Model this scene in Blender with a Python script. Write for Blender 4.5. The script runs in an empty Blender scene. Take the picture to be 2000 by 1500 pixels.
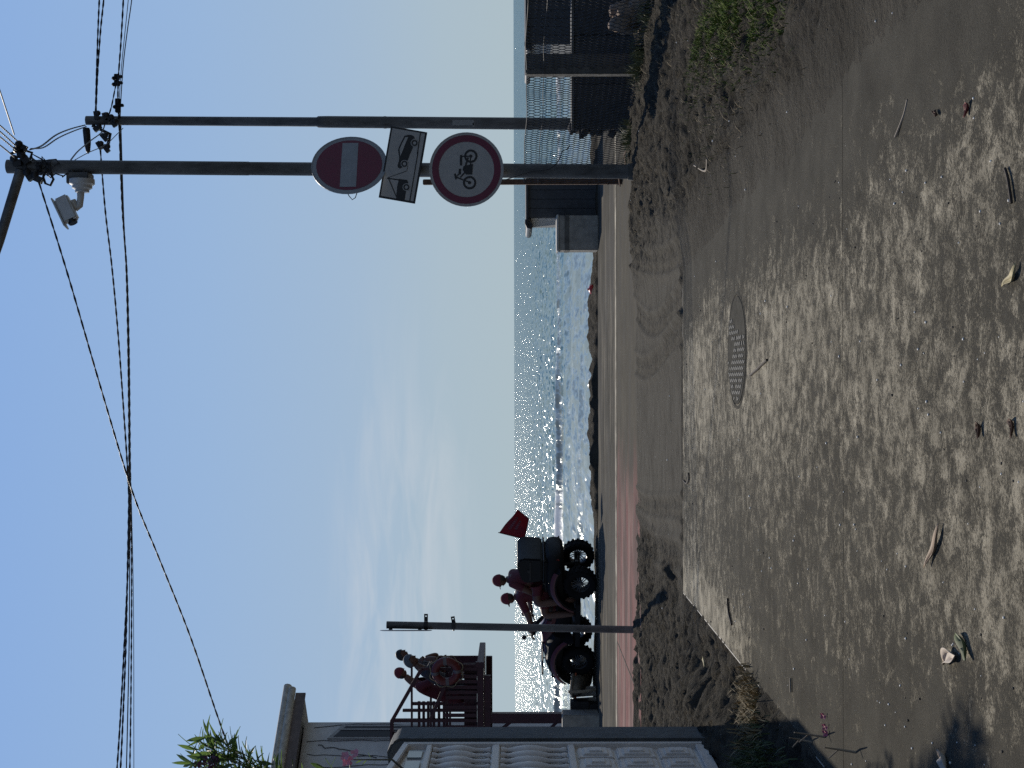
import bpy, bmesh, math, random
import numpy as np
from mathutils import Vector, Matrix
random.seed(7); rng = np.random.default_rng(7)
R = math.radians
scene = bpy.context.scene
COL = scene.collection

# ------------------------------------------------------------------ camera
F, H, EPS, PIT = 2700.0, 1.55, 0.0022, 4.35       # focal length in photo pixels, eye height
cd = bpy.data.cameras.new('camera'); cam = bpy.data.objects.new('camera', cd); COL.objects.link(cam)
fw = Vector((0, 1, PIT / F)).normalized()
rx = Vector((-EPS, 0, -1)); rx = (rx - fw * rx.dot(fw)).normalized()   # the picture's right is the world's down
uy = (-fw).cross(rx).normalized()
m = Matrix((rx, uy, -fw)).transposed().to_4x4(); m.translation = (0, 0, H)
cam.matrix_world = m
cd.sensor_width = 36; cd.lens = F / 2000 * 36; cd.clip_start = 0.1; cd.clip_end = 60000
scene.camera = cam

# ------------------------------------------------------------------ sky, sun, exposure
SUN_EL, SUN_AZ = 38.7, -14.7
world = bpy.data.worlds.new("World"); scene.world = world; world.use_nodes = True
nt = world.node_tree; nt.nodes.clear()
def N(tree, t, **kw):
    n = tree.nodes.new(t)
    for k, v in kw.items(): setattr(n, k, v)
    return n
def L(tree, a, b): tree.links.new(a, b)
wo = N(nt, 'ShaderNodeOutputWorld'); bg = N(nt, 'ShaderNodeBackground')
sky = N(nt, 'ShaderNodeTexSky', sky_type='NISHITA', sun_disc=False)
sky.sun_elevation = R(SUN_EL); sky.sun_rotation = R(SUN_AZ % 360)
sky.altitude = 0; sky.air_density = 1.0; sky.dust_density = 0.6; sky.ozone_density = 2.5
bg.inputs['Strength'].default_value = 0.065
tc = N(nt, 'ShaderNodeTexCoord'); sp = N(nt, 'ShaderNodeSeparateXYZ'); L(nt, tc.outputs['Generated'], sp.inputs[0])
# thin cirrus low over the sea
mp = N(nt, 'ShaderNodeMapping'); mp.inputs['Scale'].default_value = (4.2, 4.2, 30); mp.inputs['Rotation'].default_value = (0, R(6), 0)
mp.inputs['Location'].default_value = (1.3, 0.2, 0.4)
L(nt, tc.outputs['Generated'], mp.inputs[0])
no = N(nt, 'ShaderNodeTexNoise'); no.inputs['Scale'].default_value = 1.6; no.inputs['Detail'].default_value = 7; no.inputs['Roughness'].default_value = 0.55
no.inputs['Distortion'].default_value = 0.6
L(nt, mp.outputs[0], no.inputs['Vector'])
cr = N(nt, 'ShaderNodeMapRange'); cr.inputs[1].default_value = 0.44; cr.inputs[2].default_value = 0.74
L(nt, no.outputs['Fac'], cr.inputs[0])
def ramp(tree, src, a, b, c=0.0, d=1.0):
    r = N(tree, 'ShaderNodeMapRange', interpolation_type='SMOOTHSTEP'); r.inputs[1].default_value = a; r.inputs[2].default_value = b
    r.inputs[3].default_value = c; r.inputs[4].default_value = d
    L(tree, src, r.inputs[0]); return r.outputs[0]
def math_(tree, op, a, b=None):
    n = N(tree, 'ShaderNodeMath', operation=op)
    for i, v in enumerate((a, b)):
        if v is None: continue
        if isinstance(v, (int, float)): n.inputs[i].default_value = v
        else: L(tree, v, n.inputs[i])
    return n.outputs[0]
band = math_(nt, 'MULTIPLY', ramp(nt, sp.outputs[2], 0.02, 0.06), ramp(nt, sp.outputs[2], 0.10, 0.14, 1, 0))
side = ramp(nt, sp.outputs[0], 0.10, -0.16)
cf = math_(nt, 'MULTIPLY', math_(nt, 'MULTIPLY', cr.outputs[0], band), math_(nt, 'MULTIPLY', side, 0.7))
hs = N(nt, 'ShaderNodeHueSaturation'); hs.inputs['Saturation'].default_value = 0.8; hs.inputs['Value'].default_value = 0.6
L(nt, sky.outputs[0], hs.inputs['Color'])
mx = N(nt, 'ShaderNodeMixRGB'); mx.inputs[2].default_value = (9.5, 10.0, 10.6, 1)
# the low sky over a humid sea: milky at the horizon, clear blue higher up
gr = N(nt, 'ShaderNodeValToRGB'); er = gr.color_ramp
def lin(c): return tuple((((v / 255) / 12.92) if v / 255 < 0.04045 else ((v / 255 + 0.055) / 1.055) ** 2.4) for v in c)
SKYC = [(0.0, (173, 190, 198)), (0.05, (170, 189, 202)), (0.12, (161, 185, 210)), (0.22, (151, 181, 218)), (0.36, (138, 173, 222)), (0.6, (96, 142, 205)), (1.0, (60, 105, 180))]
while len(er.elements) < len(SKYC): er.elements.new(0.5)
for e_, (p_, c_) in zip(er.elements, SKYC): e_.position = p_; e_.color = (*lin(c_), 1)
L(nt, sp.outputs[2], gr.inputs[0])
gs = N(nt, 'ShaderNodeVectorMath', operation='SCALE'); gs.inputs['Scale'].default_value = 1 / 0.065; L(nt, gr.outputs[0], gs.inputs[0])
fr = ramp(nt, sp.outputs[1], -0.1, 0.6, 0.25, 1.0)
m0 = N(nt, 'ShaderNodeMixRGB'); L(nt, fr, m0.inputs[0]); L(nt, hs.outputs[0], m0.inputs[1]); L(nt, gs.outputs[0], m0.inputs[2])
L(nt, cf, mx.inputs[0]); L(nt, m0.outputs[0], mx.inputs[1])
L(nt, mx.outputs[0], bg.inputs['Color']); L(nt, bg.outputs[0], wo.inputs[0])

sl = bpy.data.lights.new('sun', 'SUN'); sl.energy = 4.0; sl.angle = R(0.53); sl.color = (1, 0.92, 0.8)
so = bpy.data.objects.new('sun', sl); COL.objects.link(so)
SD = Vector((math.sin(R(SUN_AZ)) * math.cos(R(SUN_EL)), math.cos(R(SUN_AZ)) * math.cos(R(SUN_EL)), math.sin(R(SUN_EL))))
so.rotation_euler = SD.to_track_quat('Z', 'Y').to_euler(); so.location = SD * 60
scene.view_settings.view_transform = 'Standard'; scene.view_settings.look = 'None'
scene.view_settings.exposure = 0.0; scene.view_settings.gamma = 1.0
scene.view_settings.use_curve_mapping = False
scene.cycles.use_denoising = False      # keep the sea's glitter

# ------------------------------------------------------------------ helpers
def P(tx, ty, D):
    """world point at depth D seen at photo pixel (tx, ty)"""
    return Vector((((750 - ty) - EPS * (tx - 1000)) * D / F, D, H + (PIT - (tx - 1000) - EPS * (750 - ty)) * D / F))
def G(tx, ty, z=0.0):
    d = (tx - 1000) + EPS * (750 - ty) - PIT
    D = (H - z) * F / d
    return P(tx, ty, D)
ROOT = {}
def tag(o, label=None, cat=None, group=None, kind=None):
    if label: o['label'] = label
    if cat: o['category'] = cat
    if group: o['group'] = group
    if kind: o['kind'] = kind
    return o
def thing(name, label, cat, loc=(0, 0, 0), rz=0.0, group=None):
    o = bpy.data.objects.new(name, None); COL.objects.link(o)
    o.empty_display_size = 0.2; o.location = loc; o.rotation_euler = (0, 0, rz)
    ROOT[o] = (Vector(loc), rz)
    return tag(o, label, cat, group)

class MB:
    def __init__(s): s.v = []; s.f = []; s.mi = []; s.cur = 0
    def add(s, vs, fs):
        b = len(s.v); s.v += [tuple(v) for v in vs]
        for f in fs: s.f.append([b + i for i in f]); s.mi.append(s.cur)
    def box(s, c, size, rot=None):
        hx, hy, hz = size[0] / 2, size[1] / 2, size[2] / 2
        vs = [Vector((x, y, z)) for x in (-hx, hx) for y in (-hy, hy) for z in (-hz, hz)]
        if rot is not None: vs = [rot @ v for v in vs]
        c = Vector(c)
        s.add([v + c for v in vs], [(0, 1, 3, 2), (4, 6, 7, 5), (0, 4, 5, 1), (2, 3, 7, 6), (0, 2, 6, 4), (1, 5, 7, 3)])
    def beam(s, a, b, w, h, up=(0, 0, 1)):
        a, b = Vector(a), Vector(b); d = (b - a); l = d.length; d.normalize()
        u = Vector(up); sx = d.cross(u)
        if sx.length < 1e-4: sx = d.cross(Vector((1, 0, 0)))
        sx.normalize(); uz = sx.cross(d)
        s.box((a + b) / 2, (l, w, h), Matrix((d, sx, uz)).transposed())
    def tube(s, pts, r, n=8, caps=True):
        pts = [Vector(p) for p in pts]
        rs = r if isinstance(r, (list, tuple)) else [r] * len(pts)
        base = len(s.v); prev = None
        for i, p in enumerate(pts):
            t = (pts[min(i + 1, len(pts) - 1)] - pts[max(i - 1, 0)]).normalized()
            if prev is None:
                a = t.cross(Vector((0, 0, 1)))
                if a.length < 1e-3: a = t.cross(Vector((1, 0, 0)))
            else:
                a = prev - t * prev.dot(t)
            a.normalize(); prev = a; b = t.cross(a)
            for k in range(n):
                q = 2 * math.pi * k / n
                s.v.append(tuple(p + (a * math.cos(q) + b * math.sin(q)) * rs[i]))
        for i in range(len(pts) - 1):
            for k in range(n):
                k2 = (k + 1) % n
                s.f.append([base + i * n + k, base + i * n + k2, base + (i + 1) * n + k2, base + (i + 1) * n + k]); s.mi.append(s.cur)
        if caps:
            s.f.append([base + k for k in range(n)][::-1]); s.mi.append(s.cur)
            s.f.append([base + (len(pts) - 1) * n + k for k in range(n)]); s.mi.append(s.cur)
    def lathe(s, prof, origin, ax=(0, 0, 1), n=24, sc=(1, 1)):
        """prof: (radius, height) along ax"""
        ax = Vector(ax).normalized(); a = ax.cross(Vector((0, 0, 1)))
        if a.length < 1e-3: a = Vector((1, 0, 0))
        a.normalize(); b = ax.cross(a); o = Vector(origin); base = len(s.v)
        for r, h in prof:
            for k in range(n):
                q = 2 * math.pi * k / n
                s.v.append(tuple(o + ax * h + a * (r * sc[0] * math.cos(q)) + b * (r * sc[1] * math.sin(q))))
        for i in range(len(prof) - 1):
            for k in range(n):
                k2 = (k + 1) % n
                s.f.append([base + i * n + k, base + i * n + k2, base + (i + 1) * n + k2, base + (i + 1) * n + k]); s.mi.append(s.cur)
    def torus(s, c, R_, r, ax=(0, 1, 0), n=40, m_=14, sq=1.0):
        prof = [(R_ + r * math.cos(q), r * sq * math.sin(q)) for q in [2 * math.pi * k / m_ for k in range(m_ + 1)]]
        s.lathe(prof, c, ax, n)
    def prism(s, poly, o, ex, ey, th):
        """flat polygon in the plane (ex, ey), thick along ex x ey"""
        o, ex, ey = Vector(o), Vector(ex), Vector(ey); nz = ex.cross(ey).normalized(); n = len(poly)
        ar = sum(poly[i][0] * poly[(i + 1) % n][1] - poly[(i + 1) % n][0] * poly[i][1] for i in range(n))
        if ar < 0: poly = poly[::-1]
        lo = [o + ex * a + ey * b for a, b in poly]; hi = [p + nz * th for p in lo]
        s.add(lo + hi, [list(range(n))[::-1], list(range(n, 2 * n))] + [(i, (i + 1) % n, n + (i + 1) % n, n + i) for i in range(n)])
    def ball(s, c, r, sc=(1, 1, 1), n=12, rot=None, noise=0.0):
        vs = []; fs = []; c = Vector(c); m_ = n // 2 + 1
        for i in range(m_ + 1):
            th = math.pi * i / m_
            for k in range(n):
                q = 2 * math.pi * k / n
                v = Vector((math.sin(th) * math.cos(q) * sc[0], math.sin(th) * math.sin(q) * sc[1], math.cos(th) * sc[2])) * r
                if noise and 0 < i < m_: v *= 1 + random.uniform(-noise, noise)
                if rot is not None: v = rot @ v
                vs.append(c + v)
        for i in range(m_):
            for k in range(n):
                k2 = (k + 1) % n; fs.append((i * n + k, (i + 1) * n + k, (i + 1) * n + k2, i * n + k2))
        s.add(vs, fs)
    def build(s, name, mat, parent=None, smooth=False, local=False, bevel=0.0, angle=40, seg=2):
        me = bpy.data.meshes.new(name)
        vs = [Vector(v) for v in s.v]
        off = Vector((0, 0, 0)); rt = parent
        if parent is not None and not local:
            while rt.parent is not None: rt = rt.parent
            if rt in ROOT:
                l, rz = ROOT[rt]; mt = (Matrix.Translation(l) @ Matrix.Rotation(rz, 4, 'Z')).inverted()
                vs = [mt @ v for v in vs]
            else:
                vs = [v - rt.location for v in vs]
        elif parent is None:
            a = np.array(s.v); off = Vector(((a[:, 0].min() + a[:, 0].max()) / 2, (a[:, 1].min() + a[:, 1].max()) / 2, a[:, 2].min()))
            vs = [v - off for v in vs]
        me.from_pydata([tuple(v) for v in vs], [], s.f)
        mats = mat if isinstance(mat, (list, tuple)) else [mat]
        for q in mats: me.materials.append(q)
        if len(mats) > 1: me.polygons.foreach_set('material_index', s.mi)
        bm = bmesh.new(); bm.from_mesh(me)
        bmesh.ops.remove_doubles(bm, verts=bm.verts, dist=1e-5)
        if bevel:
            es = [e for e in bm.edges if len(e.link_faces) == 2 and e.calc_face_angle(0) > 0.6]
            bmesh.ops.bevel(bm, geom=es, offset=bevel, segments=seg, affect='EDGES', clamp_overlap=True)
        bmesh.ops.recalc_face_normals(bm, faces=bm.faces)
        bm.to_mesh(me); bm.free()
        if smooth:
            me.polygons.foreach_set('use_smooth', [True] * len(me.polygons))
            try: me.set_sharp_from_angle(angle=R(angle))
            except Exception: pass
        me.update()
        o = bpy.data.objects.new(name, me); COL.objects.link(o); o.location = off
        if parent is not None: o.parent = parent; o.location = (0, 0, 0)
        return o

def np_noise(x, y, seed=0):
    """smooth value noise, lattice 1"""
    r = np.random.default_rng(seed); T = r.random((256, 256))
    xi = np.floor(x).astype(int); yi = np.floor(y).astype(int); fx = x - xi; fy = y - yi
    fx = fx * fx * (3 - 2 * fx); fy = fy * fy * (3 - 2 * fy)
    a = T[xi % 256, yi % 256]; b = T[(xi + 1) % 256, yi % 256]; c = T[xi % 256, (yi + 1) % 256]; d = T[(xi + 1) % 256, (yi + 1) % 256]
    return (a * (1 - fx) + b * fx) * (1 - fy) + (c * (1 - fx) + d * fx) * fy - 0.5
def fbm(x, y, sc, oc=4, seed=0, gain=0.5):
    t = 0; a = 1.0
    for i in range(oc):
        t = t + a * np_noise(x * sc + 17.3 * i, y * sc + 9.1 * i, seed + i); sc *= 2.03; a *= gain
    return t
def sstep(a, b, x):
    t = np.clip((x - a) / (b - a), 0, 1); return t * t * (3 - 2 * t)

# ------------------------------------------------------------------ materials
MATS = {}
def M(name, col, rough=0.7, var=0.25, scale=10.0, metal=0.0, bump=0.0, spec=0.5, bscale=None, col2=None, thr=0.5, stretch=None):
    if name in MATS: return MATS[name]
    m_ = bpy.data.materials.new(name); m_.use_nodes = True; t = m_.node_tree
    b = t.nodes['Principled BSDF']
    tcd = N(t, 'ShaderNodeTexCoord'); vec = tcd.outputs['Object']
    if stretch:
        q = N(t, 'ShaderNodeMapping'); q.inputs['Scale'].default_value = stretch; L(t, vec, q.inputs[0]); vec = q.outputs[0]
    n1 = N(t, 'ShaderNodeTexNoise'); n1.inputs['Scale'].default_value = scale; n1.inputs['Detail'].default_value = 6; n1.inputs['Roughness'].default_value = 0.65
    L(t, vec, n1.inputs['Vector'])
    rp = N(t, 'ShaderNodeValToRGB')
    c = np.array(col); lo = np.clip(c * (1 - var), 0, 1); hi = np.clip(c * (1 + var), 0, 1)
    if col2 is not None:
        rp.color_ramp.elements[0].position = thr - 0.06; rp.color_ramp.elements[1].position = thr + 0.06; lo = np.array(col2); hi = c
    else:
        rp.color_ramp.elements[0].position = 0.3; rp.color_ramp.elements[1].position = 0.7
    rp.color_ramp.elements[0].color = (*lo, 1); rp.color_ramp.elements[1].color = (*hi, 1)
    L(t, n1.outputs['Fac'], rp.inputs[0]); L(t, rp.outputs[0], b.inputs['Base Color'])
    rr = N(t, 'ShaderNodeMapRange'); rr.inputs[3].default_value = max(0.02, rough - 0.12); rr.inputs[4].default_value = min(1, rough + 0.12)
    L(t, n1.outputs['Fac'], rr.inputs[0]); L(t, rr.outputs[0], b.inputs['Roughness'])
    b.inputs['Metallic'].default_value = metal; b.inputs['Specular IOR Level'].default_value = spec
    if bump:
        n2 = N(t, 'ShaderNodeTexNoise'); n2.inputs['Scale'].default_value = bscale or scale * 4; n2.inputs['Detail'].default_value = 5
        L(t, vec, n2.inputs['Vector'])
        bp = N(t, 'ShaderNodeBump'); bp.inputs['Strength'].default_value = bump; bp.inputs['Distance'].default_value = 0.02
        L(t, n2.outputs['Fac'], bp.inputs['Height']); L(t, bp.outputs[0], b.inputs['Normal'])
    MATS[name] = m_; return m_

def sand_nodes(t, vec, dark=(0.034, 0.031, 0.0255), lite=(0.11, 0.10, 0.082)):
    n1 = N(t, 'ShaderNodeTexNoise'); n1.inputs['Scale'].default_value = 2.2; n1.inputs['Detail'].default_value = 9; n1.inputs['Roughness'].default_value = 0.7; L(t, vec, n1.inputs['Vector'])
    n2 = N(t, 'ShaderNodeTexNoise'); n2.inputs['Scale'].default_value = 160; n2.inputs['Detail'].default_value = 3; L(t, vec, n2.inputs['Vector'])
    mm = math_(t, 'ADD', math_(t, 'MULTIPLY', n1.outputs['Fac'], 0.6), math_(t, 'MULTIPLY', n2.outputs['Fac'], 0.4))
    rp = N(t, 'ShaderNodeValToRGB'); rp.color_ramp.elements[0].position = 0.35; rp.color_ramp.elements[1].position = 0.68
    rp.color_ramp.elements[0].color = (*dark, 1); rp.color_ramp.elements[1].color = (*lite, 1)
    L(t, mm, rp.inputs[0]); return rp.outputs[0], n2.outputs['Fac']

def mat_sand():
    m_ = bpy.data.materials.new('dark_sand'); m_.use_nodes = True; t = m_.node_tree; b = t.nodes['Principled BSDF']
    tcd = N(t, 'ShaderNodeTexCoord'); vec = tcd.outputs['Object']
    c, fine = sand_nodes(t, vec)
    at = N(t, 'ShaderNodeAttribute'); at.attribute_name = 'thin'
    q = N(t, 'ShaderNodeMapping'); q.inputs['Scale'].default_value = (0.7, 2.2, 1); L(t, vec, q.inputs[0])
    n5 = N(t, 'ShaderNodeTexNoise'); n5.inputs['Scale'].default_value = 2.6; n5.inputs['Detail'].default_value = 9; n5.inputs['Roughness'].default_value = 0.72; L(t, q.outputs[0], n5.inputs['Vector'])
    mt_ = N(t, 'ShaderNodeMixRGB'); L(t, math_(t, 'MULTIPLY', at.outputs['Fac'], ramp(t, n5.outputs['Fac'], 0.36, 0.66, 0.25, 1.0)), mt_.inputs[0]); L(t, c, mt_.inputs[1]); mt_.inputs[2].default_value = (0.105, 0.098, 0.082, 1)
    L(t, mt_.outputs[0], b.inputs['Base Color']); b.inputs['Roughness'].default_value = 1.0; b.inputs['Specular IOR Level'].default_value = 0.04
    n3 = N(t, 'ShaderNodeTexNoise'); n3.inputs['Scale'].default_value = 17; n3.inputs['Detail'].default_value = 9; n3.inputs['Roughness'].default_value = 0.7; L(t, vec, n3.inputs['Vector'])
    bp = N(t, 'ShaderNodeBump'); bp.inputs['Strength'].default_value = 1.0; bp.inputs['Distance'].default_value = 0.06
    L(t, n3.outputs['Fac'], bp.inputs['Height']); L(t, math_(t, 'SUBTRACT', 1.0, math_(t, 'MULTIPLY', at.outputs['Fac'], 0.55)), bp.inputs['Strength'])
    L(t, bp.outputs[0], b.inputs['Normal']); return m_

def mat_road():
    """pale worn concrete with a film of black sand lying on it in patches"""
    m_ = bpy.data.materials.new('sandy_concrete'); m_.use_nodes = True; t = m_.node_tree; b = t.nodes['Principled BSDF']
    tcd = N(t, 'ShaderNodeTexCoord'); vec = tcd.outputs['Object']
    sand, fine = sand_nodes(t, vec, (0.034, 0.032, 0.0275), (0.09, 0.085, 0.071))
    nc = N(t, 'ShaderNodeTexNoise'); nc.inputs['Scale'].default_value = 5; nc.inputs['Detail'].default_value = 8; L(t, vec, nc.inputs['Vector'])
    rc = N(t, 'ShaderNodeValToRGB'); rc.color_ramp.elements[0].position = 0.3; rc.color_ramp.elements[1].position = 0.7
    rc.color_ramp.elements[0].color = (0.20, 0.181, 0.14, 1); rc.color_ramp.elements[1].color = (0.46, 0.415, 0.32, 1)
    L(t, nc.outputs['Fac'], rc.inputs[0])
    # sand cover: patches at several sizes, swept along the road, denser to the sides
    n1 = N(t, 'ShaderNodeTexNoise'); n1.inputs['Scale'].default_value = 10.5; n1.inputs['Detail'].default_value = 10; n1.inputs['Roughness'].default_value = 0.74; n1.inputs['Distortion'].default_value = 0.5
    L(t, vec, n1.inputs['Vector'])
    q = N(t, 'ShaderNodeMapping'); q.inputs['Scale'].default_value = (1.0, 0.35, 1); q.inputs['Rotation'].default_value = (0, 0, R(12)); L(t, vec, q.inputs[0])
    n2 = N(t, 'ShaderNodeTexNoise'); n2.inputs['Scale'].default_value = 1.1; n2.inputs['Detail'].default_value = 4; L(t, q.outputs[0], n2.inputs['Vector'])
    n4 = N(t, 'ShaderNodeTexNoise'); n4.inputs['Scale'].default_value = 75; n4.inputs['Detail'].default_value = 6; n4.inputs['Roughness'].default_value = 0.8; L(t, vec, n4.inputs['Vector'])
    mk = math_(t, 'ADD', math_(t, 'MULTIPLY', n1.outputs['Fac'], 0.46), math_(t, 'MULTIPLY', n2.outputs['Fac'], 0.20))
    mk = math_(t, 'ADD', mk, math_(t, 'MULTIPLY', n4.outputs['Fac'], 0.36))
    se = N(t, 'ShaderNodeSeparateXYZ'); L(t, tcd.outputs['Object'], se.inputs[0])
    att = N(t, 'ShaderNodeAttribute'); att.attribute_name = 'cover'
    mk = math_(t, 'ADD', mk, math_(t, 'MULTIPLY', att.outputs['Fac'], 0.085))
    cv = ramp(t, mk, 0.448, 0.55)
    cv = math_(t, 'ADD', math_(t, 'MULTIPLY', cv, 0.86), 0.08)
    mxr = N(t, 'ShaderNodeMixRGB'); L(t, cv, mxr.inputs[0]); L(t, rc.outputs[0], mxr.inputs[1]); L(t, sand, mxr.inputs[2])
    L(t, mxr.outputs[0], b.inputs['Base Color']); b.inputs['Roughness'].default_value = 0.95; b.inputs['Specular IOR Level'].default_value = 0.04
    hh = math_(t, 'ADD', math_(t, 'MULTIPLY', cv, 0.5), math_(t, 'MULTIPLY', n4.outputs['Fac'], 0.8))
    bp = N(t, 'ShaderNodeBump'); bp.inputs['Strength'].default_value = 0.7; bp.inputs['Distance'].default_value = 0.012
    L(t, hh, bp.inputs['Height']); L(t, bp.outputs[0], b.inputs['Normal']); return m_

def mat_paving(name, c0, c1, dust=(0.27, 0.25, 0.21), thr=(0.48, 0.62), fade=None, sandy=0.75):
    m_ = bpy.data.materials.new(name); m_.use_nodes = True; t = m_.node_tree; b = t.nodes['Principled BSDF']
    tcd = N(t, 'ShaderNodeTexCoord'); vec = tcd.outputs['Object']
    n1 = N(t, 'ShaderNodeTexNoise'); n1.inputs['Scale'].default_value = 1.6; n1.inputs['Detail'].default_value = 10; n1.inputs['Roughness'].default_value = 0.72; L(t, vec, n1.inputs['Vector'])
    rp = N(t, 'ShaderNodeValToRGB'); rp.color_ramp.elements[0].position = 0.35; rp.color_ramp.elements[1].position = 0.65
    rp.color_ramp.elements[0].color = (*c0, 1); rp.color_ramp.elements[1].color = (*c1, 1); L(t, n1.outputs['Fac'], rp.inputs[0])
    q = N(t, 'ShaderNodeMapping'); q.inputs['Scale'].default_value = (0.2, 1.0, 1); q.inputs['Location'].default_value = (3, 1, 0); L(t, vec, q.inputs[0])
    n2 = N(t, 'ShaderNodeTexNoise'); n2.inputs['Scale'].default_value = 2.0; n2.inputs['Detail'].default_value = 8; n2.inputs['Roughness'].default_value = 0.7; L(t, q.outputs[0], n2.inputs['Vector'])
    f = ramp(t, n2.outputs['Fac'], thr[0], thr[1], 0, 0.8)
    mxr = N(t, 'ShaderNodeMixRGB'); L(t, f, mxr.inputs[0]); L(t, rp.outputs[0], mxr.inputs[1]); mxr.inputs[2].default_value = (*dust, 1)
    out = mxr.outputs[0]
    if fade:      # the red coat is worn off towards the right
        se = N(t, 'ShaderNodeSeparateXYZ'); L(t, vec, se.inputs[0])
        nf = math_(t, 'ADD', se.outputs[0], math_(t, 'MULTIPLY', n2.outputs['Fac'], 3.0))
        ff_ = ramp(t, nf, -0.6, 0.9)
        mf = N(t, 'ShaderNodeMixRGB'); L(t, ff_, mf.inputs[0]); L(t, out, mf.inputs[1])
        rg = N(t, 'ShaderNodeMixRGB'); L(t, n1.outputs['Fac'], rg.inputs[0]); rg.inputs[1].default_value = (0.035, 0.033, 0.028, 1); rg.inputs[2].default_value = (0.15, 0.135, 0.105, 1)
        L(t, rg.outputs[0], mf.inputs[2]); out = mf.outputs[0]
    q3 = N(t, 'ShaderNodeMapping'); q3.inputs['Scale'].default_value = (0.16, 0.8, 1); q3.inputs['Location'].default_value = (1, 7, 0); L(t, vec, q3.inputs[0])
    n3 = N(t, 'ShaderNodeTexNoise'); n3.inputs['Scale'].default_value = 2.6; n3.inputs['Detail'].default_value = 8; L(t, q3.outputs[0], n3.inputs['Vector'])
    f3 = ramp(t, n3.outputs['Fac'], 0.45, 0.6, 0, sandy)
    mx3 = N(t, 'ShaderNodeMixRGB'); L(t, f3, mx3.inputs[0]); L(t, out, mx3.inputs[1]); mx3.inputs[2].default_value = (0.09, 0.085, 0.076, 1)
    out = mx3.outputs[0]
    L(t, out, b.inputs['Base Color']); b.inputs['Roughness'].default_value = 0.95; b.inputs['Specular IOR Level'].default_value = 0.03
    bp = N(t, 'ShaderNodeBump'); bp.inputs['Strength'].default_value = 0.4; bp.inputs['Distance'].default_value = 0.01
    L(t, n1.outputs['Fac'], bp.inputs['Height']); L(t, bp.outputs[0], b.inputs['Normal']); return m_

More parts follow.
